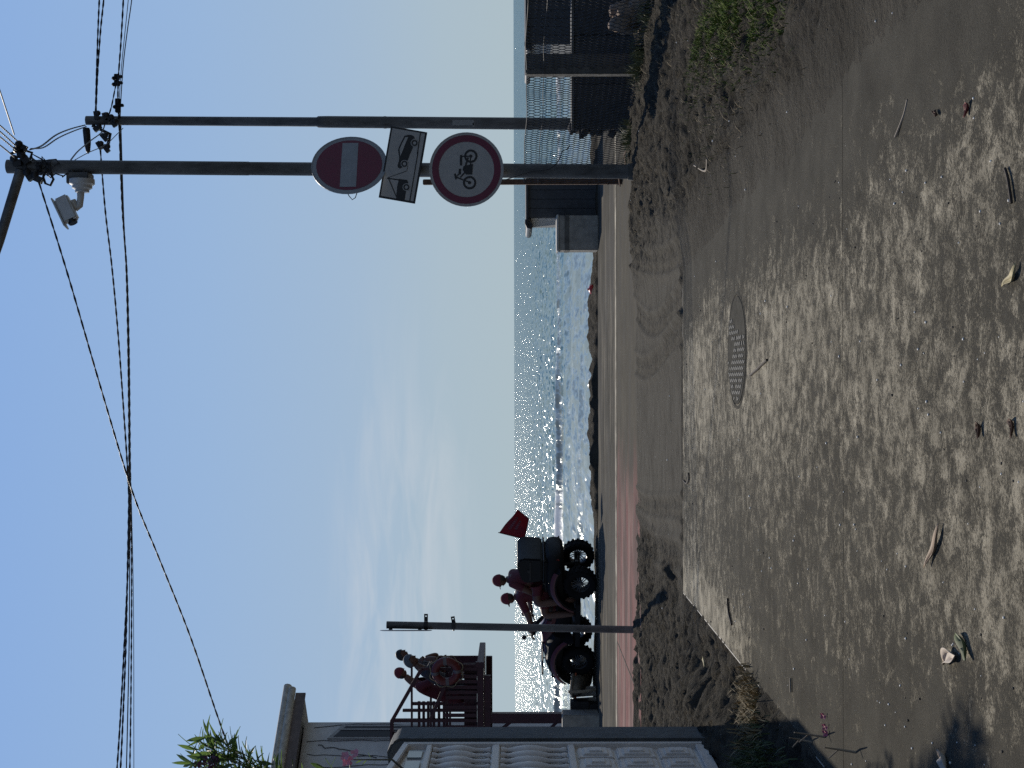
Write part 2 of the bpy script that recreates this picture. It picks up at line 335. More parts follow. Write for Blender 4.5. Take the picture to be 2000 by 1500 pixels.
def mat_sea():
    m_ = bpy.data.materials.new('sea_water'); m_.use_nodes = True; t = m_.node_tree; b = t.nodes['Principled BSDF']
    geo = N(t, 'ShaderNodeNewGeometry')
    b.inputs['IOR'].default_value = 1.33
    def nz(sc, detail, rough=0.6, loc=(0, 0, 0)):
        q = N(t, 'ShaderNodeMapping'); q.inputs['Scale'].default_value = sc; q.inputs['Location'].default_value = loc; L(t, geo.outputs['Position'], q.inputs[0])
        n = N(t, 'ShaderNodeTexNoise'); n.inputs['Scale'].default_value = 1; n.inputs['Detail'].default_value = detail; n.inputs['Roughness'].default_value = rough
        L(t, q.outputs[0], n.inputs['Vector']); return n.outputs['Fac']
    def slopes(sc, detail, rough, loc, k):
        q = N(t, 'ShaderNodeMapping'); q.inputs['Scale'].default_value = sc; q.inputs['Location'].default_value = loc; L(t, geo.outputs['Position'], q.inputs[0])
        n = N(t, 'ShaderNodeTexNoise'); n.inputs['Scale'].default_value = 1; n.inputs['Detail'].default_value = detail; n.inputs['Roughness'].default_value = rough
        L(t, q.outputs[0], n.inputs['Vector'])
        v = N(t, 'ShaderNodeVectorMath', operation='SUBTRACT'); L(t, n.outputs['Color'], v.inputs[0]); v.inputs[1].default_value = (0.5, 0.5, 0.5)
        v2 = N(t, 'ShaderNodeVectorMath', operation='MULTIPLY'); L(t, v.outputs[0], v2.inputs[0]); v2.inputs[1].default_value = (k, k, 0)
        return v2.outputs[0]
    s1 = slopes((1.5, 0.24, 1), 5, 0.72, (0, 0, 0), 1.8); s2 = slopes((3.2, 0.5, 1), 2, 0.6, (5, 3, 0), 1.6)
    v = N(t, 'ShaderNodeVectorMath', operation='ADD'); L(t, s1, v.inputs[0]); L(t, s2, v.inputs[1])
    atc = N(t, 'ShaderNodeAttribute'); atc.attribute_name = 'chop'
    vc = N(t, 'ShaderNodeVectorMath', operation='SCALE'); L(t, v.outputs[0], vc.inputs[0]); L(t, atc.outputs['Fac'], vc.inputs['Scale'])
    v3 = N(t, 'ShaderNodeVectorMath', operation='ADD'); L(t, vc.outputs[0], v3.inputs[0]); L(t, geo.outputs['Normal'], v3.inputs[1])
    v4 = N(t, 'ShaderNodeVectorMath', operation='NORMALIZE'); L(t, v3.outputs[0], v4.inputs[0]); L(t, v4.outputs[0], b.inputs['Normal'])
    att = N(t, 'ShaderNodeAttribute'); att.attribute_name = 'foam'
    fn = nz((1.4, 0.6, 1), 7, 0.72, (1, 2, 0))
    ff = math_(t, 'MULTIPLY', ramp(t, math_(t, 'MULTIPLY', att.outputs['Fac'], math_(t, 'MULTIPLY', math_(t, 'MULTIPLY', fn, fn), 4.0)), 0.5, 1.0), 0.9)
    big = nz((0.05, 0.02, 1), 3, 0.5)
    rp = N(t, 'ShaderNodeMixRGB'); rp.inputs[1].default_value = (0.05, 0.105, 0.11, 1); rp.inputs[2].default_value = (0.075, 0.14, 0.145, 1); L(t, big, rp.inputs[0])
    at2 = N(t, 'ShaderNodeAttribute'); at2.attribute_name = 'murk'
    r2 = N(t, 'ShaderNodeMixRGB'); L(t, at2.outputs['Fac'], r2.inputs[0]); L(t, rp.outputs[0], r2.inputs[1]); r2.inputs[2].default_value = (0.17, 0.20, 0.195, 1)
    r3 = N(t, 'ShaderNodeMixRGB'); L(t, ff, r3.inputs[0]); L(t, r2.outputs[0], r3.inputs[1]); r3.inputs[2].default_value = (0.82, 0.84, 0.85, 1)
    # choppy water: the steep little waves hide one another at a low angle, so the mirror share stays limited
    df = N(t, 'ShaderNodeBsdfDiffuse'); L(t, r3.outputs[0], df.inputs['Color'])
    gl = N(t, 'ShaderNodeBsdfGlossy'); gl.distribution = 'GGX'; gl.inputs['Color'].default_value = (0.93, 0.98, 0.97, 1); L(t, v4.outputs[0], gl.inputs['Normal'])
    L(t, math_(t, 'ADD', math_(t, 'MULTIPLY', ff, 0.5), 0.15), gl.inputs['Roughness'])
    fz = N(t, 'ShaderNodeFresnel'); fz.inputs['IOR'].default_value = 1.33; L(t, v4.outputs[0], fz.inputs['Normal'])
    fm = math_(t, 'MULTIPLY', math_(t, 'MINIMUM', fz.outputs[0], 0.46), math_(t, 'SUBTRACT', 1.0, ff))
    ms = N(t, 'ShaderNodeMixShader'); L(t, fm, ms.inputs[0]); L(t, df.outputs[0], ms.inputs[1]); L(t, gl.outputs[0], ms.inputs[2])
    L(t, ms.outputs[0], t.nodes['Material Output'].inputs[0])
    return m_

# ------------------------------------------------------------------ the ground
def grid_object(name, xs, ys, zf, mat, attrs=None):
    X, Y = np.meshgrid(xs, ys); Z = zf(X, Y)
    n, k = X.shape
    me = bpy.data.meshes.new(name)
    me.vertices.add(n * k); me.vertices.foreach_set('co', np.stack([X, Y, Z], -1).astype(np.float32).ravel())
    idx = np.arange(n * k).reshape(n, k)
    q = np.stack([idx[:-1, :-1], idx[:-1, 1:], idx[1:, 1:], idx[1:, :-1]], -1).reshape(-1, 4)
    me.loops.add(q.size); me.loops.foreach_set('vertex_index', q.ravel().astype(np.int32))
    me.polygons.add(len(q)); me.polygons.foreach_set('loop_start', np.arange(0, q.size, 4, dtype=np.int32))
    me.polygons.foreach_set('use_smooth', np.ones(len(q), dtype=bool))
    for an, fn in (attrs or {}).items():
        at = me.attributes.new(an, 'FLOAT', 'POINT'); at.data.foreach_set('value', fn(X, Y).astype(np.float32).ravel())
    me.update(); me.validate(); me.materials.append(mat)
    o = bpy.data.objects.new(name, me); COL.objects.link(o); return o

def track_pts(px): return [(g.x, g.y) for g in (G(a, b) for a, b in px)]
TRACKS = [
    (track_pts([(1222, 545), (1240, 590), (1262, 628), (1284, 634), (1308, 612), (1335, 575), (1380, 520), (1440, 450), (1520, 350), (1600, 240), (1700, 90)]), 0.24),
    (track_pts([(1216, 640), (1230, 690), (1256, 718), (1282, 708), (1310, 672), (1336, 640)]), 0.24),
    (track_pts([(1232, 480), (1258, 505), (1290, 512), (1325, 498), (1370, 455), (1420, 395), (1470, 330), (1520, 250), (1560, 150)]), 0.24),
    (track_pts([(1238, 1000), (1252, 1040), (1275, 1066), (1320, 1082), (1400, 1092), (1500, 1120), (1640, 1180), (1800, 1250)]), 0.26),
    (track_pts([(1238, 960), (1262, 985), (1310, 992), (1380, 985)]), 0.2),
    (track_pts([(1320, 410), (1375, 360), (1430, 300), (1500, 215), (1545, 120)]), 0.2),
]
def smooth_line(p, n=14):
    out = []
    for i in range(len(p) - 1):
        p0, p1, p2, p3 = [np.array(p[max(0, min(len(p) - 1, i + k))]) for k in (-1, 0, 1, 2)]
        for j in range(n):
            t = j / n
            out.append(0.5 * ((2 * p1) + (-p0 + p2) * t + (2 * p0 - 5 * p1 + 4 * p2 - p3) * t * t + (-p0 + 3 * p1 - 3 * p2 + p3) * t ** 3))
    out.append(np.array(p[-1])); return np.array(out)
def track_height(X, Y):
    dz = np.zeros_like(X)
    for pts, w in TRACKS:
        c = smooth_line(pts, 8); seg = np.linalg.norm(np.diff(c, axis=0), axis=1); cum = np.concatenate([[0], np.cumsum(seg)])
        best = np.full(X.shape, 9.0); sb = np.zeros_like(X); tb = np.zeros_like(X)
        for i in range(len(c) - 1):
            d = c[i + 1] - c[i]; l2 = d @ d + 1e-9
            mx_ = 0.4
            sel = (X > min(c[i][0], c[i + 1][0]) - mx_) & (X < max(c[i][0], c[i + 1][0]) + mx_) & (Y > min(c[i][1], c[i + 1][1]) - mx_) & (Y < max(c[i][1], c[i + 1][1]) + mx_)
            if not sel.any(): continue
            xx, yy = X[sel] - c[i][0], Y[sel] - c[i][1]
            u = np.clip((xx * d[0] + yy * d[1]) / l2, 0, 1)
            ex, ey = xx - u * d[0], yy - u * d[1]; dist = np.hypot(ex, ey)
            sgn = np.sign(d[0] * yy - d[1] * xx)
            upd = dist < best[sel]
            bs = best[sel]; bs[upd] = dist[upd]; best[sel] = bs
            ss = sb[sel]; ss[upd] = (cum[i] + u * seg[i])[upd]; sb[sel] = ss
            ts = tb[sel]; ts[upd] = (sgn * dist)[upd]; tb[sel] = ts
        h = w / 2
        ins = 1 - sstep(h * 0.8, h * 1.05, best)
        berm = np.exp(-((best - h * 1.25) / (h * 0.28)) ** 2)
        tread = np.where(np.sin(2 * np.pi * (sb / 0.11 + np.abs(tb) / 0.14)) > 0.1, 1.0, 0.0)
        dz += ins * (-0.022 + 0.018 * tread) + 0.028 * berm
    return dz
ROADL, ROADR, ROADE = -1.92, 1.75, 12.72
def ground_z(X, Y):
    lump = fbm(X, Y, 3.2, 4, 3); fine = -np.abs(fbm(X, Y, 7, 3, 21, 0.6)) + 0.15; wide = fbm(X, Y, 0.8, 3, 41)
    foot = np.clip(np_noise(X * 6.5, Y * 4.2, 77), -0.5, 0.05)
    wide2 = wide * 0.3; jag = 0.12 * fbm(X, Y, 2.2, 3, 5)
    inr = sstep(ROADL - 0.02, ROADL + 0.03, X) * (1 - sstep(ROADR - 0.2, ROADR, X)) * (1 - sstep(ROADE - 0.03, ROADE + 0.02, Y))
    # left of the road: trodden loose sand
    left = 1 - sstep(ROADL - 0.3, ROADL, X)
    z = 0.010 + 0.012 * fine + 0.01 * wide
    zl = -0.015 + 0.07 * lump + 0.05 * foot + 0.13 * fine + 0.09 * sstep(-2.0, -2.9, X) + 0.05 * sstep(9.3, 8.6, Y)
    zl = np.where(Y > 13.0, 0.02 + 0.07 * lump + 0.05 * foot + 0.12 * fine, zl)
    wl = (1 - sstep(-1.95 + 0.3 * wide, -1.72 + 0.3 * wide, X)) * np.where(Y < ROADE, 1, 1) 
    wl = np.where(Y > ROADE, 1 - sstep(-2.3 + wide, -1.5 + wide, X), 1 - sstep(ROADL - 0.03, ROADL + 0.02, X))
    z = z * (1 - wl) + zl * wl
    # right: sand drifts up over the slab edge
    e = 1.02 + (Y - 12.7) * -0.055 + 0.12 * wide + 0.06 * lump
    wr = sstep(e, e + 1.3, X)
    zr = -0.004 + 0.012 * fine + 0.035 * sstep(e - 0.1, e + 0.5, X) + 0.06 * wr + (0.06 * lump + 0.04 * foot + 0.10 * fine) * sstep(e + 0.2, e + 1.0, X)
    sw = sstep(e - 0.1, e + 0.4, X)
    z = z * (1 - sw) + zr * sw
    z = z * (1 - inr) + inr * np.where(X > e, np.maximum(zr, -0.02), -0.008)
    z = z + 0.75 * track_height(X, Y) * (Y > 3) * (1 - inr)
    # fence side: the ground drops behind the fence line
    fx = 2.9 + 0.2026 * (19.8 - Y)
    z = z - 0.05 * sstep(fx - 0.1, fx + 0.4, X) * (Y > 9)
    # in front of the gate: a little bank
    z = z + 0.10 * sstep(-2.2, -2.6, X) * sstep(12.5, 11.5, Y) * (Y > 2)
    # edge of the promenade and the bank down to the beach
    pe = 17.55 + 0.35 * jag * 4 * 0.4 + 0.25 * wide
    under = sstep(pe - 0.10, pe + 0.06, Y)
    z = z * (1 - under) + under * (-0.06)
    bank = sstep(25.40, 25.58, Y + 0.25 * wide)
    rocky = 0.10 + 0.5 * fbm(X, Y, 0.9, 2, 90) * 0.3 + 0.26 * np.abs(fbm(X, Y, 3.1, 4, 93))
    zb = 0.52 * np.clip(rocky, 0.02, 1) * (0.2 + 0.8 * sstep(-2.7, -2.2, X) + 0.5 * sstep(-6.0, -6.6, X)) * (1 - 0.6 * sstep(1.6, 2.6, X))
    z = z * (1 - bank) + bank * zb
    drop = sstep(26.6, 31.0, Y + 1.2 * wide)
    z = z * (1 - drop) + drop * (-0.75 + 0.03 * lump)
    z = z - np.clip(Y - 31, 0, 200) * 0.05
    return np.where(Y > 200, -9.5, z)
def spaced(a, b, s): return np.arange(a, b, s)
gx = np.concatenate([[-4000, -900, -200, -60], spaced(-30, -6, 1.0), spaced(-6, -4, 0.12), spaced(-4, 5.4, 0.028), spaced(5.4, 9, 0.2), spaced(9, 31, 1.0), [60, 200, 900, 4000]])
gy = np.concatenate([[-900, -200, -60], spaced(-30, 3.2, 1.2), spaced(3.2, 18.2, 0.03), spaced(18.2, 25.0, 0.4), spaced(25.0, 27.4, 0.06), spaced(27.4, 40, 0.4), [45, 60, 100, 199, 400]])
SAND = mat_sand()
def thin_sand(X, Y):
    e = 1.02 + (Y - 12.7) * -0.055
    return thin_mid(X, Y) + 0.55 * sstep(e + 0.65, e + 0.0, X + 0.25 * fbm(X, Y, 1.6, 3, 57)) * (X > 0) * (Y < ROADE)
def thin_mid(X, Y): return sstep(ROADE - 0.1, ROADE + 0.1, Y) * sstep(-2.3, -1.4, X + 0.6 * fbm(X, Y, 1.1, 3, 55)) * sstep(2.4, 1.0, X) * (Y < 25)
go = grid_object('ground', gx, gy, ground_z, SAND, {'thin': thin_sand}); tag(go, kind='structure')
def gz(x, y): return float(ground_z(np.array([[x]], float), np.array([[y]], float))[0, 0])

# road: slabs with open joints between
ROAD = mat_road()
def cover(X, Y):
    e = 1.02 + (Y - 12.7) * -0.055
    c = sstep(e - 0.9, e + 0.25, X) * 1.5 + 0.55 * sstep(-1.15, -1.75, X) * sstep(11.2, 8.5, Y) + 0.75 * np.exp(-((X + 1.25) / 0.3) ** 2) * sstep(12.6, 8, Y) * 0.7
    c -= 0.8 * np.exp(-((X + 1.8) / 0.22) ** 2) * sstep(8.8, 9.4, Y)
    c -= 0.35 * np.exp(-((X - 0.1) / 0.8) ** 2) * sstep(4, 9, Y)
    c += 0.25 * sstep(11.6, 12.7, Y)
    return c
def road_z(X, Y): return 0.004 * fbm(X, Y, 1.5, 3, 60)
yb = [ROADE, 12.0, 6.53, 0.4, -6, -20]
ys = []
class _: pass
def slab(y0, y1):
    xs = spaced(ROADL, ROADR + 0.01, 0.06); yy = np.linspace(y0, y1, max(2, int((y1 - y0) / 0.06)))
    return xs, yy
parts = []
for y0, y1 in ((6.526, ROADE), (0.4, 6.52), (-20, 0.37)):
    xs, yy = slab(y0, y1); o = grid_object('road', xs, yy, road_z, ROAD, {'cover': cover}); tag(o, kind='structure'); parts.append(o)
b = MB(); b.box((ROADL - 0.004, -3.64, -0.06), (0.008, 32.7, 0.12)); b.box(((ROADL + ROADR) / 2, ROADE + 0.004, -0.06), (ROADR - ROADL, 0.008, 0.12))
tag(b.build('road_edge', M('slab_side', (0.3, 0.28, 0.24))), kind='structure')

# promenade: red lane, pale kerb, grey walk
RED = mat_paving('red_lane', (0.16, 0.085, 0.078), (0.27, 0.145, 0.13), (0.31, 0.22, 0.19), fade=True, sandy=0.6)
GREYP = mat_paving('grey_walk', (0.05, 0.047, 0.04), (0.095, 0.088, 0.072), (0.19, 0.17, 0.135))
def flat(name, x0, x1, y0, y1, z, mat, n=2):
    o = grid_object(name, np.linspace(x0, x1, n), np.linspace(y0, y1, n), lambda X, Y: np.full_like(X, z), mat); return tag(o, kind='structure')
flat('bicycle_lane', -40, 60, 17.0, 20.92, 0.0, RED)
flat('promenade', -40, 60, 21.18, 25.6, 0.004, GREYP)
b = MB(); b.box((10, 21.05, -0.04), (100, 0.27, 0.09))
tag(b.build('kerb', M('kerb_stone', (0.33, 0.30, 0.24), .95, .7, 3, spec=.03)), kind='structure')
b = MB()
for x in (-3.9, -6.4): b.box((x, 19, 0.002), (0.02, 3.8, 0.006))
tag(b.build('pavement_joint', M('joint', (0.05, 0.05, 0.045), spec=.03)), kind='structure')

# ------------------------------------------------------------------ the sea
SEA_Z = -1.0
CR = lambda X: 76 + 1.3 * np.sin(X * 0.10 + 1) + 0.7 * np.sin(X * 0.31)
def sea_z(X, Y):
    far = np.clip(1 - (Y - 30) / 260, 0, 1)
    z = 0.09 * np.sin(Y * 0.62 + 0.8 * np.sin(X * 0.07)) * fbm(X, Y, 0.10, 2, 5) * 2 * far
    z += 0.10 * fbm(X, Y * 0.8, 0.35, 3, 12) * np.clip(far + 0.1, 0, 1) * np.clip((Y - 34) / 20, 0.15, 1)
    env = 0.55 + 0.9 * fbm(X, X * 0, 0.09, 2, 8)
    z += 0.42 * np.clip(env, 0.2, 1) * np.exp(-((Y - CR(X)) / np.where(Y < CR(X), 0.55, 1.6)) ** 2)
    z += 0.16 * np.clip(env, 0.2, 1) * np.exp(-((Y - CR(X) + 24 + 2 * np.sin(X * 0.2)) / 0.7) ** 2)
    z += 0.12 * np.exp(-((Y - CR(X) + 34 + 1.5 * np.sin(X * 0.27)) / 0.5) ** 2)
    return SEA_Z + z
def sea_foam(X, Y):
    break_ = 0.28 + 0.62 * sstep(-3.5, -6, X) * sstep(-11, -9, X) + 0.35 * sstep(4.5, 7, X) + 0.25 * np.sin(X * 0.9) * np.sin(X * 0.37 + 1)
    d = Y - CR(X)
    f = np.exp(-((d + 0.1) / 0.8) ** 2) * break_ * 0.95 + 0.7 * np.exp(-((d + 1.6) / 1.0) ** 2) * sstep(-4, -6, X) * sstep(-10, -9, X)
    f += 0.5 * np.exp(-((d + 34 + 1.5 * np.sin(X * 0.27)) / 0.6) ** 2) + 0.3 * np.exp(-((d + 24 + 2 * np.sin(X * 0.2)) / 0.5) ** 2)
    f += 0.9 * np.exp(-((Y - 36.5 - 1.2 * np.sin(X * 0.5)) / 0.6) ** 2)
    return f
def sea_murk(X, Y):
    d = Y - CR(X)
    return 0.95 * np.exp(-((d + 0.6) / 1.3) ** 2) + 0.85 * sstep(74, 60, Y) * (Y < CR(X) - 2) 
def sea_chop(X, Y): return 0.55 + 0.45 * sstep(70, 79, Y) + 0.1 * sstep(90, 300, Y) + 0.05 * sstep(-0.10, -0.2, X / Y)
tt = np.concatenate([np.linspace(-3, -0.42, 30)[:-1], np.linspace(-0.42, 0.42, 420), np.linspace(0.42, 3, 30)[1:]])
dd = np.concatenate([np.linspace(30, 44, 60)[:-1], np.linspace(44, 70, 120)[:-1], np.linspace(70, 80, 90)[:-1], np.geomspace(80, 400, 200)[:-1], np.geomspace(400, 40000, 40)])
TT, DD = np.meshgrid(tt, dd)
def sea_grid():
    X = TT * DD; Y = DD; Z = sea_z(X, Y); Z = np.where(Y > 380, SEA_Z, Z)
    me = bpy.data.meshes.new('sea'); n, k = X.shape
    me.vertices.add(n * k); me.vertices.foreach_set('co', np.stack([X, Y, Z], -1).astype(np.float32).ravel())
    idx = np.arange(n * k).reshape(n, k)
    q = np.stack([idx[:-1, :-1], idx[:-1, 1:], idx[1:, 1:], idx[1:, :-1]], -1).reshape(-1, 4)
    me.loops.add(q.size); me.loops.foreach_set('vertex_index', q.ravel().astype(np.int32))
    me.polygons.add(len(q)); me.polygons.foreach_set('loop_start', np.arange(0, q.size, 4, dtype=np.int32))
    me.polygons.foreach_set('use_smooth', np.ones(len(q), dtype=bool))
    for an, fn in (('foam', sea_foam), ('murk', sea_murk), ('chop', sea_chop)):
        at = me.attributes.new(an, 'FLOAT', 'POINT'); at.data.foreach_set('value', fn(X, Y).astype(np.float32).ravel())
    me.update(); me.validate(); me.materials.append(mat_sea())
    o = bpy.data.objects.new('sea', me); COL.objects.link(o); tag(o, kind='structure')
sea_grid()

# ------------------------------------------------------------------ materials of things
ZINC = M('galvanised_steel', (0.112, 0.112, 0.11), 0.6, 0.6, 7, metal=0.3, bump=0.25, stretch=(1, 1, 0.3))
RUST = M('rusty_iron', (0.10, 0.055, 0.035), 0.85, 0.5, 14, bump=0.3)
CONC = M('concrete', (0.28, 0.265, 0.235), 0.9, 0.3, 6, bump=0.4)
DCONC = M('dark_concrete', (0.11, 0.105, 0.095), 0.9, 0.4, 6, bump=0.4)  # darker tone of the concrete
CABLE = M('cable_rubber', (0.02, 0.02, 0.022), 0.6, 0.2)
BLACKP = M('black_plastic', (0.009, 0.009, 0.01), 0.65, 0.3, 20, spec=0.2)
DARKM = M('dark_metal', (0.03, 0.03, 0.032), 0.5, 0.3, 10, metal=0.4)
SIGNW = M('sign_white', (0.38, 0.365, 0.345), 0.45, 0.12, 9, col2=None)
SIGNG = M('sign_rim', (0.29, 0.31, 0.33), 0.5, 0.15, 12)
SIGNR = M('sign_red', (0.15, 0.014, 0.045), 0.45, 0.15, 9)
SIGNB = M('sign_black', (0.012, 0.013, 0.016), 0.5, 0.2, 9)
SIGNK = M('sign_back', (0.25, 0.25, 0.25), 0.5, 0.2, 9, metal=0.5)
CAMW = M('camera_white', (0.55, 0.56, 0.56), 0.4, 0.1, 8)
GLASSD = M('dark_glass', (0.01, 0.012, 0.015), 0.08, 0.1, 8)
REDW = M('red_painted_wood', (0.05, 0.012, 0.02), 0.6, 0.35, 12, bump=0.2)
PLAST = M('plaster', (0.56, 0.56, 0.56), 0.9, 0.16, 1.6, bump=0.3, bscale=20)

# ------------------------------------------------------------------ poles
def arc(c, r, a0, a1, n): return [(c[0] + r * math.cos(a0 + (a1 - a0) * i / n), c[1] + r * math.sin(a0 + (a1 - a0) * i / n)) for i in range(n + 1)]
DP = 17.0
b0 = G(1250, 335); top1 = P(14, 325, DP)
up = thing('utility_pole', 'nearer tall grey steel pole carrying the three road signs and the security camera', 'pole', (b0.x, DP, 0))
def lerp(a, b_, t): return Vector(a) + (Vector(b_) - Vector(a)) * t
pb = Vector((b0.x, DP, -0.05))
mb = MB(); pts = [lerp(pb, top1, t) for t in (0, 0.3, 0.36, 0.361, 0.62, 0.621, 1)]
mb.tube(pts, [0.090, 0.088, 0.088, 0.084, 0.083, 0.086, 0.086], 20)
mb.build('pole', ZINC, up, smooth=True)
mb = MB(); mb.tube([pb + Vector((0, 0, 0)), pb + Vector((0, 0, 0.20))], [0.125, 0.10], 18); mb.build('base_collar', DCONC, up, smooth=True)
mb = MB()
for tx in (52, 80, 98): p = P(tx, 327, DP); mb.tube([p - Vector((0, 0, .03)), p + Vector((0, 0, .03))], 0.097, 18)
for i, (tx, ty) in enumerate(((40, 300), (44, 290), (60, 345), (34, 318), (75, 350), (50, 312))):
    p = P(tx, ty, DP - 0.1); mb.box(p, (0.10, 0.07, 0.08), Matrix.Rotation(0.5 * i, 3, 'Y'))
    mb.ball(p + Vector((0.05, -0.02, 0.04)), 0.05, n=8)
mb.tube([P(20, 300, DP), P(44, 292, DP), P(62, 298, DP), P(58, 312, DP)], 0.018, 6)
mb.build('cable_clamps', DARKM, up, smooth=True)
mb = MB()
mb.tube([P(40, 332, DP - .05), P(-2, 470, DP - .05), P(-20, 520, DP - .05), P(-60, 580, DP - 0.05)], [0.062, 0.06, 0.062, 0.062], 16)
mb.build('brace_arm', ZINC, up, smooth=True)
mb = MB()
for k in range(5):
    q = [P(60 + 5 * k + random.uniform(-6, 6), 305 + 9 * k, DP - .12)]
    for j in range(6): q.append(q[-1] + Vector((random.uniform(-.1, .09), random.uniform(-.02, .02), random.uniform(-.10, .03))))
    mb.tube(q, 0.009, 5)
mb.tube([P(92, 330, DP - .1), P(84, 345, DP - .1), P(88, 358, DP - .1), P(98, 362, DP - .1), P(104, 350, DP - .1), P(98, 338, DP - .1)], 0.016, 6)
mb.build('loose_wires', CABLE, up, smooth=True)

DQ = 22.0
q0 = P(1250, 243, DQ); q0.z = 0; topq = P(168, 235, DQ)
u2 = thing('utility_pole', 'farther tall thin pole behind the wire fence with a stepped shaft and small paper sticker', 'pole', (q0.x, DQ, 0))
qb = Vector((q0.x, DQ, -0.1))
sp_ = P(622, 238, DQ)
mb = MB(); mb.tube([qb, sp_ - Vector((0, 0, 0.16)), sp_ + Vector((0, 0, 0.0)), sp_ + Vector((0, 0, .03)), topq], [0.097, 0.094, 0.092, 0.075, 0.072], 20)
mb.build('pole', ZINC, u2, smooth=True)
mb = MB(); p = P(752, 239, DQ); mb.tube([p - Vector((0, 0, .02)), p + Vector((0, 0, .02))], 0.099, 20); mb.build('collar', ZINC, u2, smooth=True)
mb = MB(); p = P(905, 241, DQ); mb.box(p - Vector((0.005, .098, 0)), (0.085, 0.006, 0.34)); mb.box(p + Vector((-0.04, -.098, -0.165)), (0.06, 0.006, 0.03))
stk = mb.build('sticker', M('old_paper', (0.26, 0.265, 0.26), 0.8, 0.2, 30), u2)
mb = MB()
for tx, ty in ((188, 225), (205, 228), (214, 232), (190, 250), (203, 268), (207, 290), (194, 284), (221, 240)):
    p = P(tx, ty, DQ - .1); mb.box(p, (0.13, 0.06, 0.07), Matrix.Rotation(random.uniform(-1, 1), 3, 'Y')); mb.ball(p + Vector((0.03, -.02, -.03)), 0.045, n=8)
mb.tube([P(180, 245, DQ), P(215, 262, DQ), P(210, 285, DQ)], 0.03, 6)
mb.build('cable_clamps', DARKM, u2, smooth=True)
mb = MB(); a, c = P(168, 250, DQ - .12), P(172, 300, DQ - .12)
mb.tube([lerp(a, c, t) for t in (0, .08, .6, .9, 1)], [0.05, 0.06, 0.055, 0.035, 0.008], 12)
mb.build('cable_termination', DARKM, u2, smooth=True)

# twisted service cables, each a thing
def cable(name, label, px, Ds, r=0.011, twist=True, group=None, pitch=0.55, ext=None, n=60):
    c = smooth_line([(a, b_, D) for (a, b_), D in zip(px, Ds)], 10)
    pts = [P(*q) for q in c]
    L_ = [0]
    for i in range(1, len(pts)): L_.append(L_[-1] + (pts[i] - pts[i - 1]).length)
    m_ = max(30, int(L_[-1] / (pitch / 7))) if twist else max(24, len(pts)); m_ = min(m_, 700)
    res = []; j = 0
    for i in range(m_ + 1):
        t = L_[-1] * i / m_
        while j < len(L_) - 2 and L_[j + 1] < t: j += 1
        res.append(pts[j].lerp(pts[j + 1], (t - L_[j]) / max(1e-6, L_[j + 1] - L_[j])))
    mb = MB()
    if twist:
        r *= 0.55; pitch *= 0.6
        for ph in (0, math.pi):
            mb.tube([p + Vector((0, math.cos(ph + 2 * math.pi * i * L_[-1] / m_ / pitch), math.sin(ph + 2 * math.pi * i * L_[-1] / m_ / pitch))) * r * 0.95 for i, p in enumerate(res)], r, 5)
    else: mb.tube(res, r * 0.75, 6)
    return tag(mb.build(name, CABLE, smooth=True), label, 'cable', group)
def dl(n, a, b_): return [a + (b_ - a) * i / (n - 1) for i in range(n)]
px = [(72, 345), (130, 530), (200, 770), (258, 960), (310, 1090), (370, 1240), (425, 1400), (462, 1500), (520, 1640)]
cable('power_cable', 'single twisted cable slanting from the nearer pole top down to the oleander', px, dl(9, 17, 20), 0.014)
px = [(195, 285), (205, 410), (218, 520), (230, 650), (241, 800), (249, 920), (252, 1000), (250, 1100), (243, 1250), (235, 1400), (227, 1520), (214, 1700), (190, 1950)]
cable('power_cable', 'twisted cable rising leftmost from the farther pole, lowest at mid span', px, dl(13, 22, 20), 0.016)
px = [(232, 236), (238, 400), (246, 520), (250, 700), (252, 900), (251, 1000), (249, 1100), (246, 1250), (240, 1400), (234, 1520), (222, 1700), (202, 1950)]
cable('power_cable', 'twisted cable running level past the nearer pole just below the camera', px, dl(12, 22, 20.4), 0.016)
px = [(233, 236), (240, 430), (247, 540), (251, 700), (253, 900), (254, 1000), (253, 1100), (252, 1250), (249, 1400), (246, 1520), (240, 1700), (230, 1950)]
cable('power_cable', 'straight black cable in the middle of the level bundle', px, dl(12, 22.1, 20.8), 0.012, False)
px = [(234, 236), (241, 430), (248, 540), (252, 700), (254, 900), (256, 1000), (257, 1150), (256, 1300), (255, 1400), (253, 1520), (250, 1700), (244, 1950)]
cable('power_cable', 'twisted cable second lowest in the level bundle at the left end', px, dl(12, 22.2, 21), 0.014)
px = [(254, 900), (257, 1000), (260, 1150), (261, 1300), (261, 1400), (261, 1520), (259, 1700), (255, 1950)]
cable('power_cable', 'thin plain wire, lowest of the level bundle at the left end', [(236, 236), (242, 430), (249, 560), (252, 720)] + px, dl(12, 22.2, 21.2), 0.007, False)
cable('power_cable', 'twisted cable climbing rightwards from the farther pole top, higher of a close pair', [(186, 226), (188, 150), (191, 60), (194, -10), (200, -150), (206, -300)], dl(6, 22, 20), 0.015)
cable('power_cable', 'twisted cable climbing rightwards from the farther pole top, lower of a close pair', [(187, 226), (190, 150), (196, 60), (203, -10), (214, -150), (226, -300)], dl(6, 22, 20), 0.015)
cable('power_cable', 'thick twisted cable rising rightwards through the black splice clamps', [(232, 240), (230, 200), (231, 150), (236, 80), (241, -10), (247, -150), (252, -300)], dl(7, 22, 20), 0.015)
cable('power_cable', 'thin middle wire of the three fanning rightwards below the splice clamps', [(233, 240), (233, 190), (237, 130), (244, 60), (251, -10), (262, -150), (272, -300)], dl(7, 22, 20), 0.008, False)
